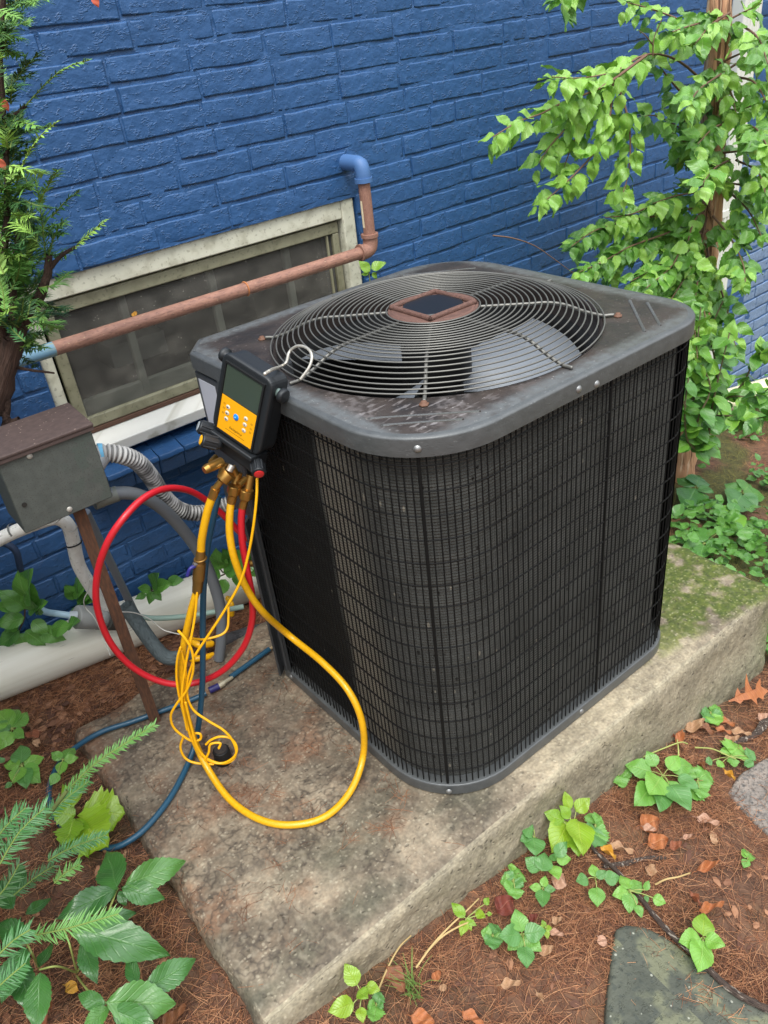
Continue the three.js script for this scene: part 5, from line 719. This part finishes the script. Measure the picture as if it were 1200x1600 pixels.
weed('weed', 'pair of tiny seedlings on the mulch near the right edge', 1168, 1342, [[1172, 1326, 1.2], [1164, 1352, 1.2], [1176, 1344, 1], [1160, 1330, 1]], { h: 0.015 });
weed('vine_sprout', 'small pale green sprout in front of the window corner pipe', 574, 418, [], { base: V(0.75, -0.2, -1.0) }).children.slice().forEach((c) => c.removeFromParent());
{ const t = scene.children.find((o) => o.name === 'vine_sprout'); t.userData.category = 'vine'; const b = onD(578, 440, 2.25), P = (x, y) => onD(x, y, 2.24), h = camDir.clone().add(V(0, 0.6, 0)); mesh('stem', taper([V(b.x, gy(b.x, b.z), b.z), b.clone().add(V(0.01, -0.3, 0)), b, P(576, 424)], 0.003, 0.0015, 20, 6), stemM, t); for (const [a, c, x, y] of [[578, 425, 562, 407], [580, 420, 602, 408], [582, 426, 590, 436], [576, 427, 564, 428]]) putLeaf(t, leafMatrix(P(a, c), P(x, y), h, 1.1), gOvate[1], mLime[1]); }
// ivy at the foot of the wall, over the white pipe
function ivy(label, list, D, root) { const t = thing('ivy_vine', label, 'ivy', 'ivy clumps at the foot of the wall', V(root.x, root.y, root.z)); for (const [bx, by, x, y, ws = 1, m = -1] of list) { const b = onD(bx, by, D), e = onD(x, y, D - 0.02); putLeaf(t, leafMatrix(b, e, camDir.clone().add(V(0, 0.55, 0)).add(ballDir().multiplyScalar(0.3)), ws), pick(gOvate), m < 0 ? pick(mIvy) : mIvy[m]); } const xs = list.slice(0, 5).map((q) => onD(q[0], q[1], D + 0.015)); mesh('vine', capped(xs, 0.0022, 24, 6), barkM, t); }
ivy('large ivy clump covering the left end of the white ground pipe', [[40, 950, 0, 925, 1], [50, 945, 20, 905, 1.1], [40, 940, 42, 890, 1.1], [38, 965, -10, 975, 1], [30, 985, -5, 1010, 1.1], [25, 1000, 18, 1040, 1.4], [30, 990, 46, 1020, 1.2], [40, 985, 70, 1010, 1], [50, 970, 75, 990, 1.1], [45, 955, 62, 945, 1], [55, 955, 68, 938, 1], [80, 985, 104, 975, 1.1], [60, 985, 100, 1000, 1], [15, 1005, -12, 1050, 1.3], [30, 975, 8, 985, 1.2], [105, 978, 122, 968, 1], [60, 960, 38, 930, 1.1], [20, 950, -8, 945, 1.1], [14, 1020, 40, 1030, 1.1]], 1.64, V(-0.55, 0.0, -1.1));
ivy('small ivy clump on the wall behind the post', [[112, 930, 130, 905, 1], [118, 935, 104, 918, 1], [120, 940, 138, 928, 1], [118, 945, 128, 955, 1], [115, 925, 122, 900, 0.9], [112, 945, 108, 960, 1], [126, 938, 144, 940, 1]], 1.84, V(-0.32, 0.02, -1.13));
ivy('star shaped ivy sprig on the white pipe beside the red hose', [[238, 918, 244, 896, 1.1], [240, 920, 264, 910, 1.1], [236, 922, 216, 918, 1.1], [238, 924, 230, 944, 1.2], [240, 924, 252, 938, 1.1], [262, 908, 282, 905, 1], [228, 928, 212, 935, 1]], 1.745, V(-0.2, -0.02, -1.12));
ivy('ivy clump on the white pipe between the hoses and the unit', [[345, 890, 335, 865, 1.2], [350, 895, 372, 880, 1.2], [360, 890, 385, 862, 1.2], [375, 885, 402, 876, 1.2], [345, 900, 322, 892, 1.1], [352, 905, 345, 930, 1.3], [372, 895, 372, 920, 1.2], [390, 875, 408, 860, 1.1], [330, 900, 310, 905, 1], [358, 878, 352, 862, 1], [388, 888, 404, 900, 1.1]], 1.84, V(0.02, -0.05, -1.12));
/* ---------- ground cover and shrub beyond the pad ---------- */
{
  const t = thing('shrub', 'leafy dark green shrub beside the back right of the unit', 'shrub', null, V(1.75, gy(1.75, -0.5), -0.5)), tw = M(C(98, 84, 62)); const P = (x, y, D) => onD(x, y, D);
  const stems = [[[1100, 700, 2.5], [1085, 640, 2.45], [1088, 560, 2.42], [1095, 480, 2.45]], [[1105, 700, 2.5], [1112, 640, 2.42], [1125, 580, 2.4], [1140, 520, 2.42]], [[1100, 710, 2.45], [1075, 690, 2.4], [1070, 640, 2.36], [1076, 590, 2.36]], [[1105, 705, 2.5], [1090, 660, 2.4], [1110, 610, 2.38], [1098, 570, 2.38]], [[1110, 640, 2.75], [1090, 580, 2.65], [1075, 520, 2.6], [1085, 470, 2.58]], [[1115, 640, 2.75], [1120, 580, 2.65], [1110, 520, 2.6], [1130, 470, 2.6]], [[1120, 640, 2.8], [1160, 600, 2.75], [1180, 560, 2.75], [1205, 540, 2.7]], [[1118, 640, 2.8], [1140, 620, 2.7], [1180, 620, 2.65], [1210, 600, 2.6]], [[1100, 640, 2.7], [1080, 620, 2.6], [1072, 580, 2.55], [1078, 540, 2.5]], [[1110, 650, 2.7], [1140, 650, 2.6], [1170, 655, 2.55], [1205, 650, 2.5]], [[1100, 650, 2.7], [1085, 640, 2.6], [1075, 655, 2.5]]];
  for (const s of stems) { const pts = s.map((q) => P(...q)); mesh('stem', taper(pts, 0.005, 0.002, 14, 6), tw, t); const c = curve(pts); for (let k = 0; k < 26; k++) { const u = 0.08 + 0.92 * k / 25, b = c.getPointAt(u), dir = c.getTangentAt(u).multiplyScalar(0.4).add(ballDir().multiplyScalar(0.8)).add(V(0, -0.1, 0)).normalize(), L = rr(0.048, 0.085); putLeaf(t, leafMatrix(b, b.clone().addScaledVector(dir, L), camDir.clone().multiplyScalar(0.6).add(V(0, 0.9, 0)).add(ballDir().multiplyScalar(0.4)), rr(0.9, 1.2)), pick(gOvate), pick([mIvy[0], mIvy[1], mBirch[3], mBirch[2], mBirch[0]])); } }
  const geos = [plain(gOvate[0].clone()), plain(gOvate[2].clone()), plain(gRound[0].clone())];
  const gm = [mIvy[0], mBirch[3], mIvy[1]], parts = geos.map(() => []);
  for (let i = 0; i < 5200; i++) { const x = rr(1.2, 4.2), z = rr(-1.1, 0.5); const d = fbm(x * 2.2, z * 2.2, 3, 5) + 0.18 * sst(2.6, 1.4, x); if (d < 0.47) continue; const a = V(x, groundAt(x, z) + rr(0.01, 0.09), z), an = rr(0, 6.28), L = rr(0.018, 0.058); parts[i % 3].push([a, an, L]); }
  const grp = thing('ground_cover', 'low mixed green ground cover on the soil beyond the mossy end of the pad', 'ground cover'); grp.userData.kind = 'stuff';
  parts.forEach((l, k) => { const im = new THREE.InstancedMesh(geos[k], gm[k], l.length); im.name = 'leaves'; l.forEach(([a, an, L], i) => im.setMatrixAt(i, leafMatrix(a, a.clone().add(V(Math.cos(an) * L, rr(-0.01, 0.03), Math.sin(an) * L)), V(0, 1, 0).add(ballDir().multiplyScalar(0.5)), 1))); grp.add(im); });
  weed('weed', 'broad leaved weed low behind the right edge of the unit', 1088, 762, [[1062, 745, 1.3, 0.02], [1094, 738, 1.3, 0.03], [1112, 765, 1.2, 0.02], [1075, 785, 1.2], [1120, 790, 1.2, 0, 1104, 780]], { mats: [mCreep[0], mCreep[1]], h: 0.06 });
  weed('weed', 'dull green weed on the soil at the far right edge', 1160, 770, [[1136, 755, 1.3, 0.02], [1176, 752, 1.3, 0.02], [1182, 785, 1.3], [1148, 792, 1.2], [1195, 770, 1.2]], { mats: [mCreep[0], mIvy[0]], h: 0.05 });
  weed('weed', 'clump of small leaves at the mossy far corner of the pad', 1100, 850, [[1082, 838, 1], [1110, 830, 1], [1122, 850, 1], [1095, 868, 1], [1070, 858, 1], [1138, 838, 1, 0, 1124, 846], [1130, 822, 1, 0.02, 1118, 836], [1085, 820, 1, 0.02]], { mats: mIvy, h: 0.05 });
  weed('weed', 'clump of pale small leaves above the mossy pad end', 1142, 800, [[1128, 790, 1.1], [1150, 786, 1.1, 0.02], [1160, 806, 1.1], [1135, 820, 1], [1120, 806, 1], [1155, 822, 1]], { mats: mWeed, h: 0.05 });
  weed('weed', 'lone yellow leaf on a stem right beside the unit', 1078, 670, [[1070, 640, 1.1, 0.02, 1072, 675], [1088, 660, 1], [1090, 682, 1], [1064, 690, 1]], { mats: [mLime[0], mIvy[1]], h: 0.12 });
}

/* ---------- flagstones, sticks, fallen leaves, needles ---------- */
function slabStone(name, label, pix, th, mat, lift, seedk) {
  const pts = pix.map(([x, y]) => onG(x, y, lift)), c = pts.reduce((a, q) => a.add(q), V(0, 0, 0)).divideScalar(pts.length), N = GN.clone().normalize();
  const U = V(1, GX, 0).normalize(), W = N.clone().cross(U), loc = pts.map((q) => { const d = q.clone().sub(c); return new THREE.Vector2(d.dot(U), d.dot(W)); });
  const ring = []; const cv = new THREE.CatmullRomCurve3(loc.map((q) => V(q.x, q.y, 0)), true, 'catmullrom', 0.12); for (let i = 0; i < 120; i++) { const q = cv.getPoint(i / 120); const j = 1 + 0.03 * (fbm(q.x * 22 + seedk, q.y * 22, 3) - 0.5); ring.push([q.x * j, q.y * j]); }
  const pos = [], uv = [], idx = [], lv = [[0, 0], [0.35, 0], [0.7, 0], [0.93, -0.0005], [0.985, -0.003], [1, -0.008], [1.005, -th * 0.6], [0.99, -th]];
  lv.forEach(([s, h]) => ring.forEach(([x, y]) => { const X = x * s, Y = y * s, b = 0.005 * (fbm(X * 9 + seedk, Y * 9, 3) - 0.5) * (s < 0.97 ? 1 : 0.3), q = c.clone().addScaledVector(U, X).addScaledVector(W, Y).addScaledVector(N, h + b); pos.push(q.x, q.y, q.z); uv.push(X, Y); }));
  const n = ring.length; for (let k = 0; k + 1 < lv.length; k++) for (let i = 0; i < n; i++) { const a = k * n + i, b = k * n + (i + 1) % n; idx.push(a, a + n, b, b, a + n, b + n); }
  const g = new THREE.BufferGeometry(); g.setAttribute('position', new THREE.Float32BufferAttribute(pos, 3)); g.setAttribute('uv', new THREE.Float32BufferAttribute(uv, 2)); g.setIndex(idx); g.computeVertexNormals();
  top(mesh(name, g, mat), name, label, 'stone', 'stones set in the mulch');
}
slabStone('flagstone', 'dark grey green flagstone with a pointed end sunk in the mulch, bottom right', [[962, 1452], [978, 1443], [1004, 1446], [1040, 1462], [1085, 1497], [1130, 1533], [1178, 1562], [1260, 1610], [1250, 1760], [1040, 1780], [942, 1690], [946, 1600], [953, 1520]], 0.035,
  M(new THREE.Color(1, 1, 1), { roughness: 0.75, bumpMap: rep(paintBump, 3), bumpScale: 0.003, map: rep(tex(512, 512, (u, v) => { const n = fbm(u * 8, v * 8, 5), l = fbm(u * 5 + 3, v * 5, 4, 7), f = fbm(u * 40, v * 40, 3); let c = mix3([84, 86, 74], [60, 63, 54], n); c = mix3(c, [122, 122, 92], sst(0.55, 0.75, l) * 0.6); c = mix3(c, [46, 52, 48], sst(0.6, 0.75, f) * 0.4); return mix3(c, [150, 150, 136], spot(u * 60, v * 60, 0.03, 3)); }), 2) }), 0.018, 3);
slabStone('rough_stone', 'rough pinkish grey stone at the right edge among the needles', [[1138, 1236], [1160, 1206], [1196, 1184], [1270, 1170], [1320, 1260], [1250, 1330], [1196, 1296], [1160, 1262]], 0.03,
  M(new THREE.Color(1, 1, 1), { roughness: 0.9, bumpMap: rep(paintBump, 5), bumpScale: 0.006, map: rep(tex(256, 256, (u, v) => mix3(mix3([150, 136, 124], [110, 104, 98], fbm(u * 7, v * 7, 4)), [96, 92, 88], sst(0.5, 0.8, fbm(u * 30, v * 30, 3)))), 3) }), 0.012, 9);
{
  const bm = M(new THREE.Color(1, 1, 1), { roughness: 0.85, bumpMap: paintBump, bumpScale: 0.004, map: tex(512, 128, (u, v) => { let c = mix3([86, 70, 58], [58, 46, 40], fbm(u * 30, v * 6, 4)); return mix3(c, [170, 160, 146], sst(0.62, 0.72, fbm(u * 26 + 4, v * 5, 3, 6)) * 0.8); }) });
  const s = thing('stick', 'long dark bent stick lying along the upper edge of the flagstone', 'stick', 'sticks on the mulch'); mesh('shaft', taper([[908, 1296], [930, 1330], [965, 1362], [1000, 1402], [1032, 1442], [1062, 1472], [1098, 1505], [1140, 1545], [1180, 1568], [1230, 1590]].map(([x, y]) => onG(x, y, 0.022)), 0.0038, 0.0075, 80, 9, 0.5), bm, s);
  const s2 = thing('stick', 'short dark stick lying across the needles by the yellow leaf', 'stick', 'sticks on the mulch'); mesh('shaft', taper([[942, 1354], [975, 1350], [1005, 1342], [1040, 1340]].map(([x, y]) => onG(x, y, 0.012)), 0.007, 0.004, 30, 8, 0.5), bm, s2);
  const s3 = thing('stick', 'forked brown stick at the right edge above the rough stone', 'stick', 'sticks on the mulch'); mesh('shaft', taper([[1128, 1164], [1160, 1156], [1182, 1146], [1196, 1132], [1220, 1110]].map(([x, y]) => onG(x, y, 0.014)), 0.0065, 0.011, 30, 8, 0.5), bm, s3); mesh('fork', taper([[1182, 1146], [1190, 1128], [1204, 1122]].map(([x, y]) => onG(x, y, 0.018)), 0.006, 0.004, 12, 7, 0.5), bm, s3);
  const dry = [['dry stem leaning on the front corner of the pad', [[590, 1550], [606, 1512], [624, 1480], [642, 1462]]], ['pair of long dry stems arching from the pad foot to the withered rosette', [[650, 1512], [676, 1476], [704, 1446], [728, 1424], [748, 1404]]], ['thin dry stem crossing below the withered rosette', [[664, 1490], [690, 1464], [716, 1448], [740, 1438]]], ['green runner stem arching between the large weed and the trailing weed', [[1002, 1184], [1030, 1172], [1062, 1160], [1074, 1162]]], ['upright pale stem rising from the largest weed', [[1060, 1192], [1060, 1172], [1058, 1156]]], ['green stem running from the brown leaves to the trailing weed', [[1086, 1168], [1112, 1170], [1136, 1180], [1150, 1186]]], ['pale dry twig on the mulch below the short stick', [[1024, 1382], [1040, 1374], [1060, 1370], [1078, 1364]]], ['dry stem lying by the pad foot near the bottom of the photo', [[700, 1350], [735, 1342], [760, 1330], [790, 1310]]]];
  dry.forEach(([l, p], i) => { const q = thing('dry_stem', l, 'stem', 'loose stems on the mulch'); mesh('stem', taper(p.map(([x, y], k) => onG(x, y, 0.012 + 0.028 * Math.sin(Math.PI * (k + 0.2) / (p.length)))), 0.0022, 0.0016, 24, 6), i > 2 && i < 6 ? M(C(158, 164, 92)) : dryM, q); });
}
{
  const dm = (c, d) => LM(c, d, mix3(c, [230, 200, 170], 0.4), { t: 0.12, r: 0.6, blot: 0.9 });
  const D = { orange: dm([184, 112, 62], [140, 80, 46]), tan: dm([186, 146, 108], [144, 106, 78]), pink: dm([196, 154, 128], [154, 112, 90]), brown: dm([138, 84, 46], [100, 60, 36]), red: dm([122, 50, 32], [88, 36, 26]), yellow: dm([216, 160, 50], [184, 124, 38]), rust: dm([154, 86, 52], [112, 64, 42]) };
  const curl = [0, 1, 2, 3].map((k) => leafGeo({ w: 0.24 + 0.03 * k, p: 0.9, serr: 0.02, fold: 0.75 - 0.34 * k, droop: -0.3 + 0.22 * k, wave: 2.6, n: 12, k }));
  const fall = (label, a, b, mat, ws = 1, k = -1, h = 0.016) => { b = [lerp(a[0], b[0], 0.88), lerp(a[1], b[1], 0.88)]; ws *= 0.9; const p = onG(a[0], a[1], h), q = onG(b[0], b[1], h + 0.006), t = thing('fallen_leaf', label, 'fallen leaf', 'fallen leaves on the mulch', p); putLeaf(t, leafMatrix(p, q, GN.clone().normalize().add(ballDir().multiplyScalar(0.25)), ws), curl[k < 0 ? Math.floor(rnd() * 4) : k], mat, 'blade'); mesh('leaf_stem', capped([p, p.clone().lerp(q, -0.1).add(V(0, 0.003, 0)), p.clone().lerp(q, -0.2)], 0.0009, 6, 5), mat, t); };
  fall('pinkish oval leaf right of the largest weed', [1088, 1278], [1128, 1290], D.pink, 1.1, 1); fall('pale folded leaf scrap below the pinkish oval leaf', [1110, 1300], [1122, 1320], D.tan, 1.2); fall('bright orange torn leaf below the largest weed', [1000, 1290], [1036, 1278], D.orange, 1.7, 2); fall('salmon leaf scrap touching the bright orange leaf', [1004, 1292], [1028, 1298], D.pink, 1.4, 1);
  fall('broad orange leaf left of centre between stick and stone', [1012, 1318], [1050, 1308], D.orange, 1.5, 2); fall('tan curled leaf beside the broad orange leaf', [1046, 1325], [1068, 1316], D.rust, 1.4); fall('white edged small leaf scrap near the broad orange leaf', [1066, 1310], [1084, 1304], D.pink, 1); fall('yellow leaf at the upper end of the long stick', [938, 1320], [964, 1352], D.yellow, 0.9, 0); fall('tan pointed leaf beside the yellow leaf', [952, 1320], [994, 1336], D.tan, 0.9, 1);
  fall('rust leaf curled up right of the short stick', [1088, 1362], [1126, 1348], D.orange, 0.8, 0); fall('small round tan leaf below the short stick', [1012, 1366], [1026, 1348], D.tan, 1.6, 2); fall('long curled orange leaf above the four leaved weed', [1078, 1394], [1094, 1424], D.rust, 0.7, 0); fall('flat orange leaf end pointing right above the four leaved weed', [1092, 1424], [1136, 1412], D.orange, 0.7, 1);
  fall('dark red crumpled leaf below the pale lobed weed', [776, 1424], [806, 1398], D.red, 1.8, 2, 0.024); fall('rounded mauve leaf beside the notched heart weed', [866, 1386], [884, 1362], D.pink, 1.7, 2); fall('small tan leaf above the small bright seedling', [862, 1442], [880, 1434], D.tan, 1.5, 1); fall('tan leaf below the small bright seedling', [858, 1456], [884, 1462], D.pink, 1.1, 1); fall('rust leaf behind the five leaved weed', [826, 1438], [842, 1428], D.red, 1.4); fall('pale tan leaf below the five leaved weed', [842, 1490], [868, 1478], D.tan, 1.2, 1);
  fall('large smooth brown leaf by the front corner weed', [604, 1512], [636, 1556], D.brown, 1.35, 1, 0.03); fall('orange leaf at the bottom edge right of the front weed', [642, 1588], [684, 1600], D.orange, 1.5, 1); fall('rust leaf at the bottom edge of the photo below centre', [722, 1582], [760, 1606], D.orange, 1.1, 1); fall('tan leaf lying alone on matted needles below centre', [782, 1540], [818, 1536], D.tan, 1.1, 1); fall('narrow dry leaf left of the flagstone', [838, 1550], [850, 1574], D.tan, 0.8, 0); fall('white torn leaf scrap left of the flagstone tip', [934, 1464], [950, 1478], D.pink, 1.7, 2);
  fall('orange leaf by the dry stems at the pad foot', [676, 1532], [690, 1514], D.orange, 1.4, 2); fall('small orange leaf scrap near the dry stems', [686, 1546], [700, 1538], D.tan, 1.3);
  fall('orange leaf under the small lobed weed near the pad end', [1070, 1140], [1104, 1126], D.tan, 1.2, 1); fall('brown leaf against the pad face', [1052, 1150], [1068, 1138], D.rust, 1.6, 2); fall('upright rust leaf at the foot of the pad', [1058, 1162], [1066, 1142], D.orange, 1.3, 0); fall('glossy brown leaf beneath the small lobed weed', [1092, 1132], [1118, 1150], D.brown, 1.2, 1); fall('tan leaf right of the glossy brown leaf', [1118, 1138], [1146, 1148], D.orange, 1, 1); fall('pale tan leaf beside the forked stick', [1130, 1160], [1158, 1152], D.tan, 1.1, 1); fall('orange leaf above the forked stick', [1120, 1124], [1152, 1136], D.orange, 1, 1); fall('long tan leaf at the tip of the forked stick', [1142, 1142], [1178, 1150], D.tan, 0.9, 1); fall('pale leaf on the right edge below the oak leaf', [1184, 1122], [1206, 1116], D.pink, 1.4, 2); fall('yellowing leaf hanging beside the trailing weed', [1132, 1204], [1150, 1226], D.yellow, 0.8, 0); fall('dark brown leaf under the largest weed', [1090, 1190], [1102, 1210], D.brown, 0.9, 0);
  fall('red brown leaf by the large lower left creeper leaves', [60, 1610], [84, 1558], D.rust, 0.9, 1); fall('rust brown leaf at the bottom right of the creeper', [252, 1610], [296, 1566], D.brown, 1, 1, 0.03); fall('red leaf half cut by the left edge', [-14, 1268], [8, 1266], D.red, 1.6, 2); fall('reddish leaf between the yew sprigs', [94, 1262], [118, 1250], D.rust, 1.3, 1); fall('crumpled brown leaf on the soil by the pad corner', [40, 1150], [64, 1136], D.rust, 2, 3, 0.02); fall('tan scrap of leaf below the crumpled brown leaf', [52, 1158], [62, 1168], D.tan, 1.4); fall('tan leaf beside the blue hose and pad edge', [192, 1345], [198, 1326], D.tan, 0.9, 1); fall('yellow speckled leaf under the creeper', [102, 1540], [124, 1546], D.yellow, 1.6, 2);
  // brown oak leaf with pointed lobes
  const o = thing('oak_leaf', 'large orange brown oak leaf with pointed lobes below the mossy pad end', 'fallen leaf'), sh = new THREE.Shape([[0, 0.012], [0.12, 0.03], [0.17, 0.12], [0.22, 0.17], [0.24, 0.07], [0.34, 0.06], [0.4, 0.2], [0.52, 0.36], [0.5, 0.18], [0.55, 0.08], [0.66, 0.08], [0.76, 0.17], [0.9, 0.24], [0.84, 0.1], [1, 0.0], [0.84, -0.05], [0.76, -0.12], [0.66, -0.06], [0.56, -0.08], [0.5, -0.18], [0.42, -0.06], [0.24, -0.05], [0.16, -0.09], [0.1, -0.02], [0, -0.012]].map(([a, b]) => new THREE.Vector2(a, b)));
  const og = new THREE.ExtrudeGeometry(sh, { depth: 0.008, bevelEnabled: false, steps: 1 }).rotateX(-Math.PI / 2); { const p = og.attributes.position; for (let i = 0; i < p.count; i++) p.setY(i, p.getY(i) + 0.25 * Math.abs(p.getZ(i)) + 0.12 * Math.sin(p.getX(i) * 5)); og.computeVertexNormals(); }
  putLeaf(o, leafMatrix(onG(1138, 1096, 0.03), onG(1206, 1078, 0.05), camDir.clone().add(V(0, 0.6, 0)), 1.2), og, D.orange, 'blade');
  const wl = thing('fallen_leaf', 'small bright orange leaf stuck on the window screen above the pipe', 'fallen leaf'); putLeaf(wl, leafMatrix(onZ(207, 495, WZ - 0.03), onZ(213, 486, WZ - 0.03), camDir, 1.2), curl[2], D.yellow, 'blade');
}
{ // needles, bark chips: what nobody could count
  const nm = [M(C(166, 112, 76), { roughness: 0.7 }), M(C(132, 86, 60), { roughness: 0.7 }), M(C(194, 142, 102), { roughness: 0.7 }), M(C(98, 66, 50), { roughness: 0.75 })];
  const g = thing('pine_needles', 'matted reddish brown pine needles covering the soil', 'pine needles'); g.userData.kind = 'stuff';
  const gn = [-0.25, -0.08, 0.1, 0.3].map((b) => plain(new THREE.TubeGeometry(new THREE.QuadraticBezierCurve3(V(-0.5, 0, 0), V(0, 0.05, b), V(0.5, 0, 0)), 5, 0.0095, 3, false)));
  const onPad = (x, z) => x > -0.53 && x < 1.2 && z > -0.88 && z < 0.10;
  nm.forEach((mat, k) => {
    const l = []; let tries = 0;
    while (l.length < 6200 && tries++ < 90000) {
      let x, z; const zone = rnd(); if (zone < 0.68) { x = rr(-0.6, 1.35); z = rr(0.08, 0.95); } else if (zone < 0.9) { x = rr(-1.05, -0.45); z = rr(-1.0, 0.35); } else { x = rr(-0.7, 0.2); z = rr(-1.05, -0.84); }
      if (onPad(x, z)) continue; const dens = fbm(x * 3.5, z * 3.5, 3, 70); if (rnd() > 0.12 + 1.5 * sst(0.3, 0.7, dens)) continue;
      const v = V(x, groundAt(x, z), z).project(camera); if (Math.abs(v.x) > 1.05 || Math.abs(v.y) > 1.08) continue;
      const L = rr(0.018, 0.062); l.push([V(x, groundAt(x, z) + rr(0.001, 0.012), z), rr(0, 6.283), L]);
    }
    const im = new THREE.InstancedMesh(gn[k], mat, l.length); im.name = 'needles'; const m = new THREE.Matrix4(), q = new THREE.Quaternion(), e = new THREE.Euler();
    l.forEach(([p, a, L], i) => { e.set(rr(-0.1, 0.1), a, rr(-0.18, 0.18)); q.setFromEuler(e); im.setMatrixAt(i, m.compose(p, q, V(L, L * 0.9, L))); }); g.add(im);
  });
  // needles caught on the pad
  const pn = thing('needle_litter', 'red brown needles and crumbs scattered on the pad left of the unit', 'pine needles'); pn.userData.kind = 'stuff';
  nm.slice(0, 2).concat(nm[3]).forEach((mat, k) => {
    const l = []; let tries = 0; while (l.length < 420 && tries++ < 40000) { const x = rr(-0.5, 0.25), z = rr(-0.84, 0.05); const n = fbm(x * 9, z * 9, 4, 11), w = sst(0.5, 0.62, n) * sst(0.02, -0.1, z) + 0.07 + 0.8 * sst(-0.07, -0.03, x) * (x < -0.012 ? 1 : 0) * (z < -0.1 ? 1 : 0); if (rnd() > w || (x > -0.012 && z < 0.012)) continue; l.push([V(x, -0.0005, z), rr(0, 6.283), rr(0.014, 0.05)]); }
    const im = new THREE.InstancedMesh(gn[k + 1], mat, l.length); im.name = 'needles'; const m = new THREE.Matrix4(), q = new THREE.Quaternion(), e = new THREE.Euler(); l.forEach(([p, a, L], i) => { e.set(0, a, rr(-0.03, 0.03)); q.setFromEuler(e); im.setMatrixAt(i, m.compose(p, q, V(L, L * 0.5, L))); }); pn.add(im);
  });
  const ch = thing('bark_mulch', 'broken brown bark chips on the soil between the wall and the pad', 'mulch'); ch.userData.kind = 'stuff';
  const cg = plain(new THREE.DodecahedronGeometry(1, 0)), cm = [M(C(122, 84, 62), { roughness: 0.9 }), M(C(88, 58, 44), { roughness: 0.9 }), M(C(150, 108, 80), { roughness: 0.9 })];
  cm.forEach((mat, k) => { const l = []; let tries = 0; while (l.length < 620 && tries++ < 30000) { const zone = rnd(); let x, z; if (zone < 0.5) { x = rr(-0.85, 0.25); z = rr(-1.04, -0.8); } else if (zone < 0.75) { x = rr(-1.0, -0.5); z = rr(-0.95, 0.3); } else { x = rr(-0.5, 1.3); z = rr(0.1, 0.9); } if (onPad(x, z)) continue; l.push([x, z]); }
    const im = new THREE.InstancedMesh(cg, mat, l.length); im.name = 'chips'; const m = new THREE.Matrix4(), q = new THREE.Quaternion(), e = new THREE.Euler(); l.forEach(([x, z], i) => { e.set(rr(-0.4, 0.4), rr(0, 6.28), rr(-0.4, 0.4)); q.setFromEuler(e); const s = rr(0.003, 0.011) * (z < -0.8 ? 1.3 : 0.8); im.setMatrixAt(i, m.compose(V(x, groundAt(x, z) + 0.003, z), q, V(s * rr(1, 2.4), s * 0.35, s))); }); ch.add(im); });
  // grass tuft by the front corner
  const gt = thing('grass_tuft', 'thin green grass tuft at the front foot of the pad', 'grass', null, onG(650, 1545, 0)); const gs = []; for (let i = 0; i < 34; i++) { const b = onG(650 + rr(-12, 12), 1548 + rr(-14, 14), 0), e = b.clone().add(V(rr(-0.05, 0.05), rr(0.02, 0.07), rr(-0.05, 0.05))); gs.push(plain(taper([b, b.clone().lerp(e, 0.5).add(V(0, 0.012, 0)), e], 0.0011, 0.0003, 6, 4))); } const gm = mesh('blades', mergeGeometries(gs), M(C(110, 140, 66)), gt); gm.userData.kind = 'stuff';
}
{ const t = thing('utility_box', 'pale grey plastic box on the wall half hidden behind the yew', 'utility box', null, V(-0.37, 1.17, WZ + 0.03)); const c = onZ(2, 386, WZ + 0.05); mesh('box', new RoundedBoxGeometry(0.09, 0.12, 0.06, 3, 0.01).translate(c.x - 0.022, c.y, WZ + 0.032), M(C(188, 192, 196), { roughness: 0.5 }), t); mesh('box_cover', new RoundedBoxGeometry(0.08, 0.105, 0.008, 2, 0.004).translate(c.x - 0.022, c.y, WZ + 0.064), M(C(200, 204, 206), { roughness: 0.45 }), t); }

renderer.render(scene, camera);
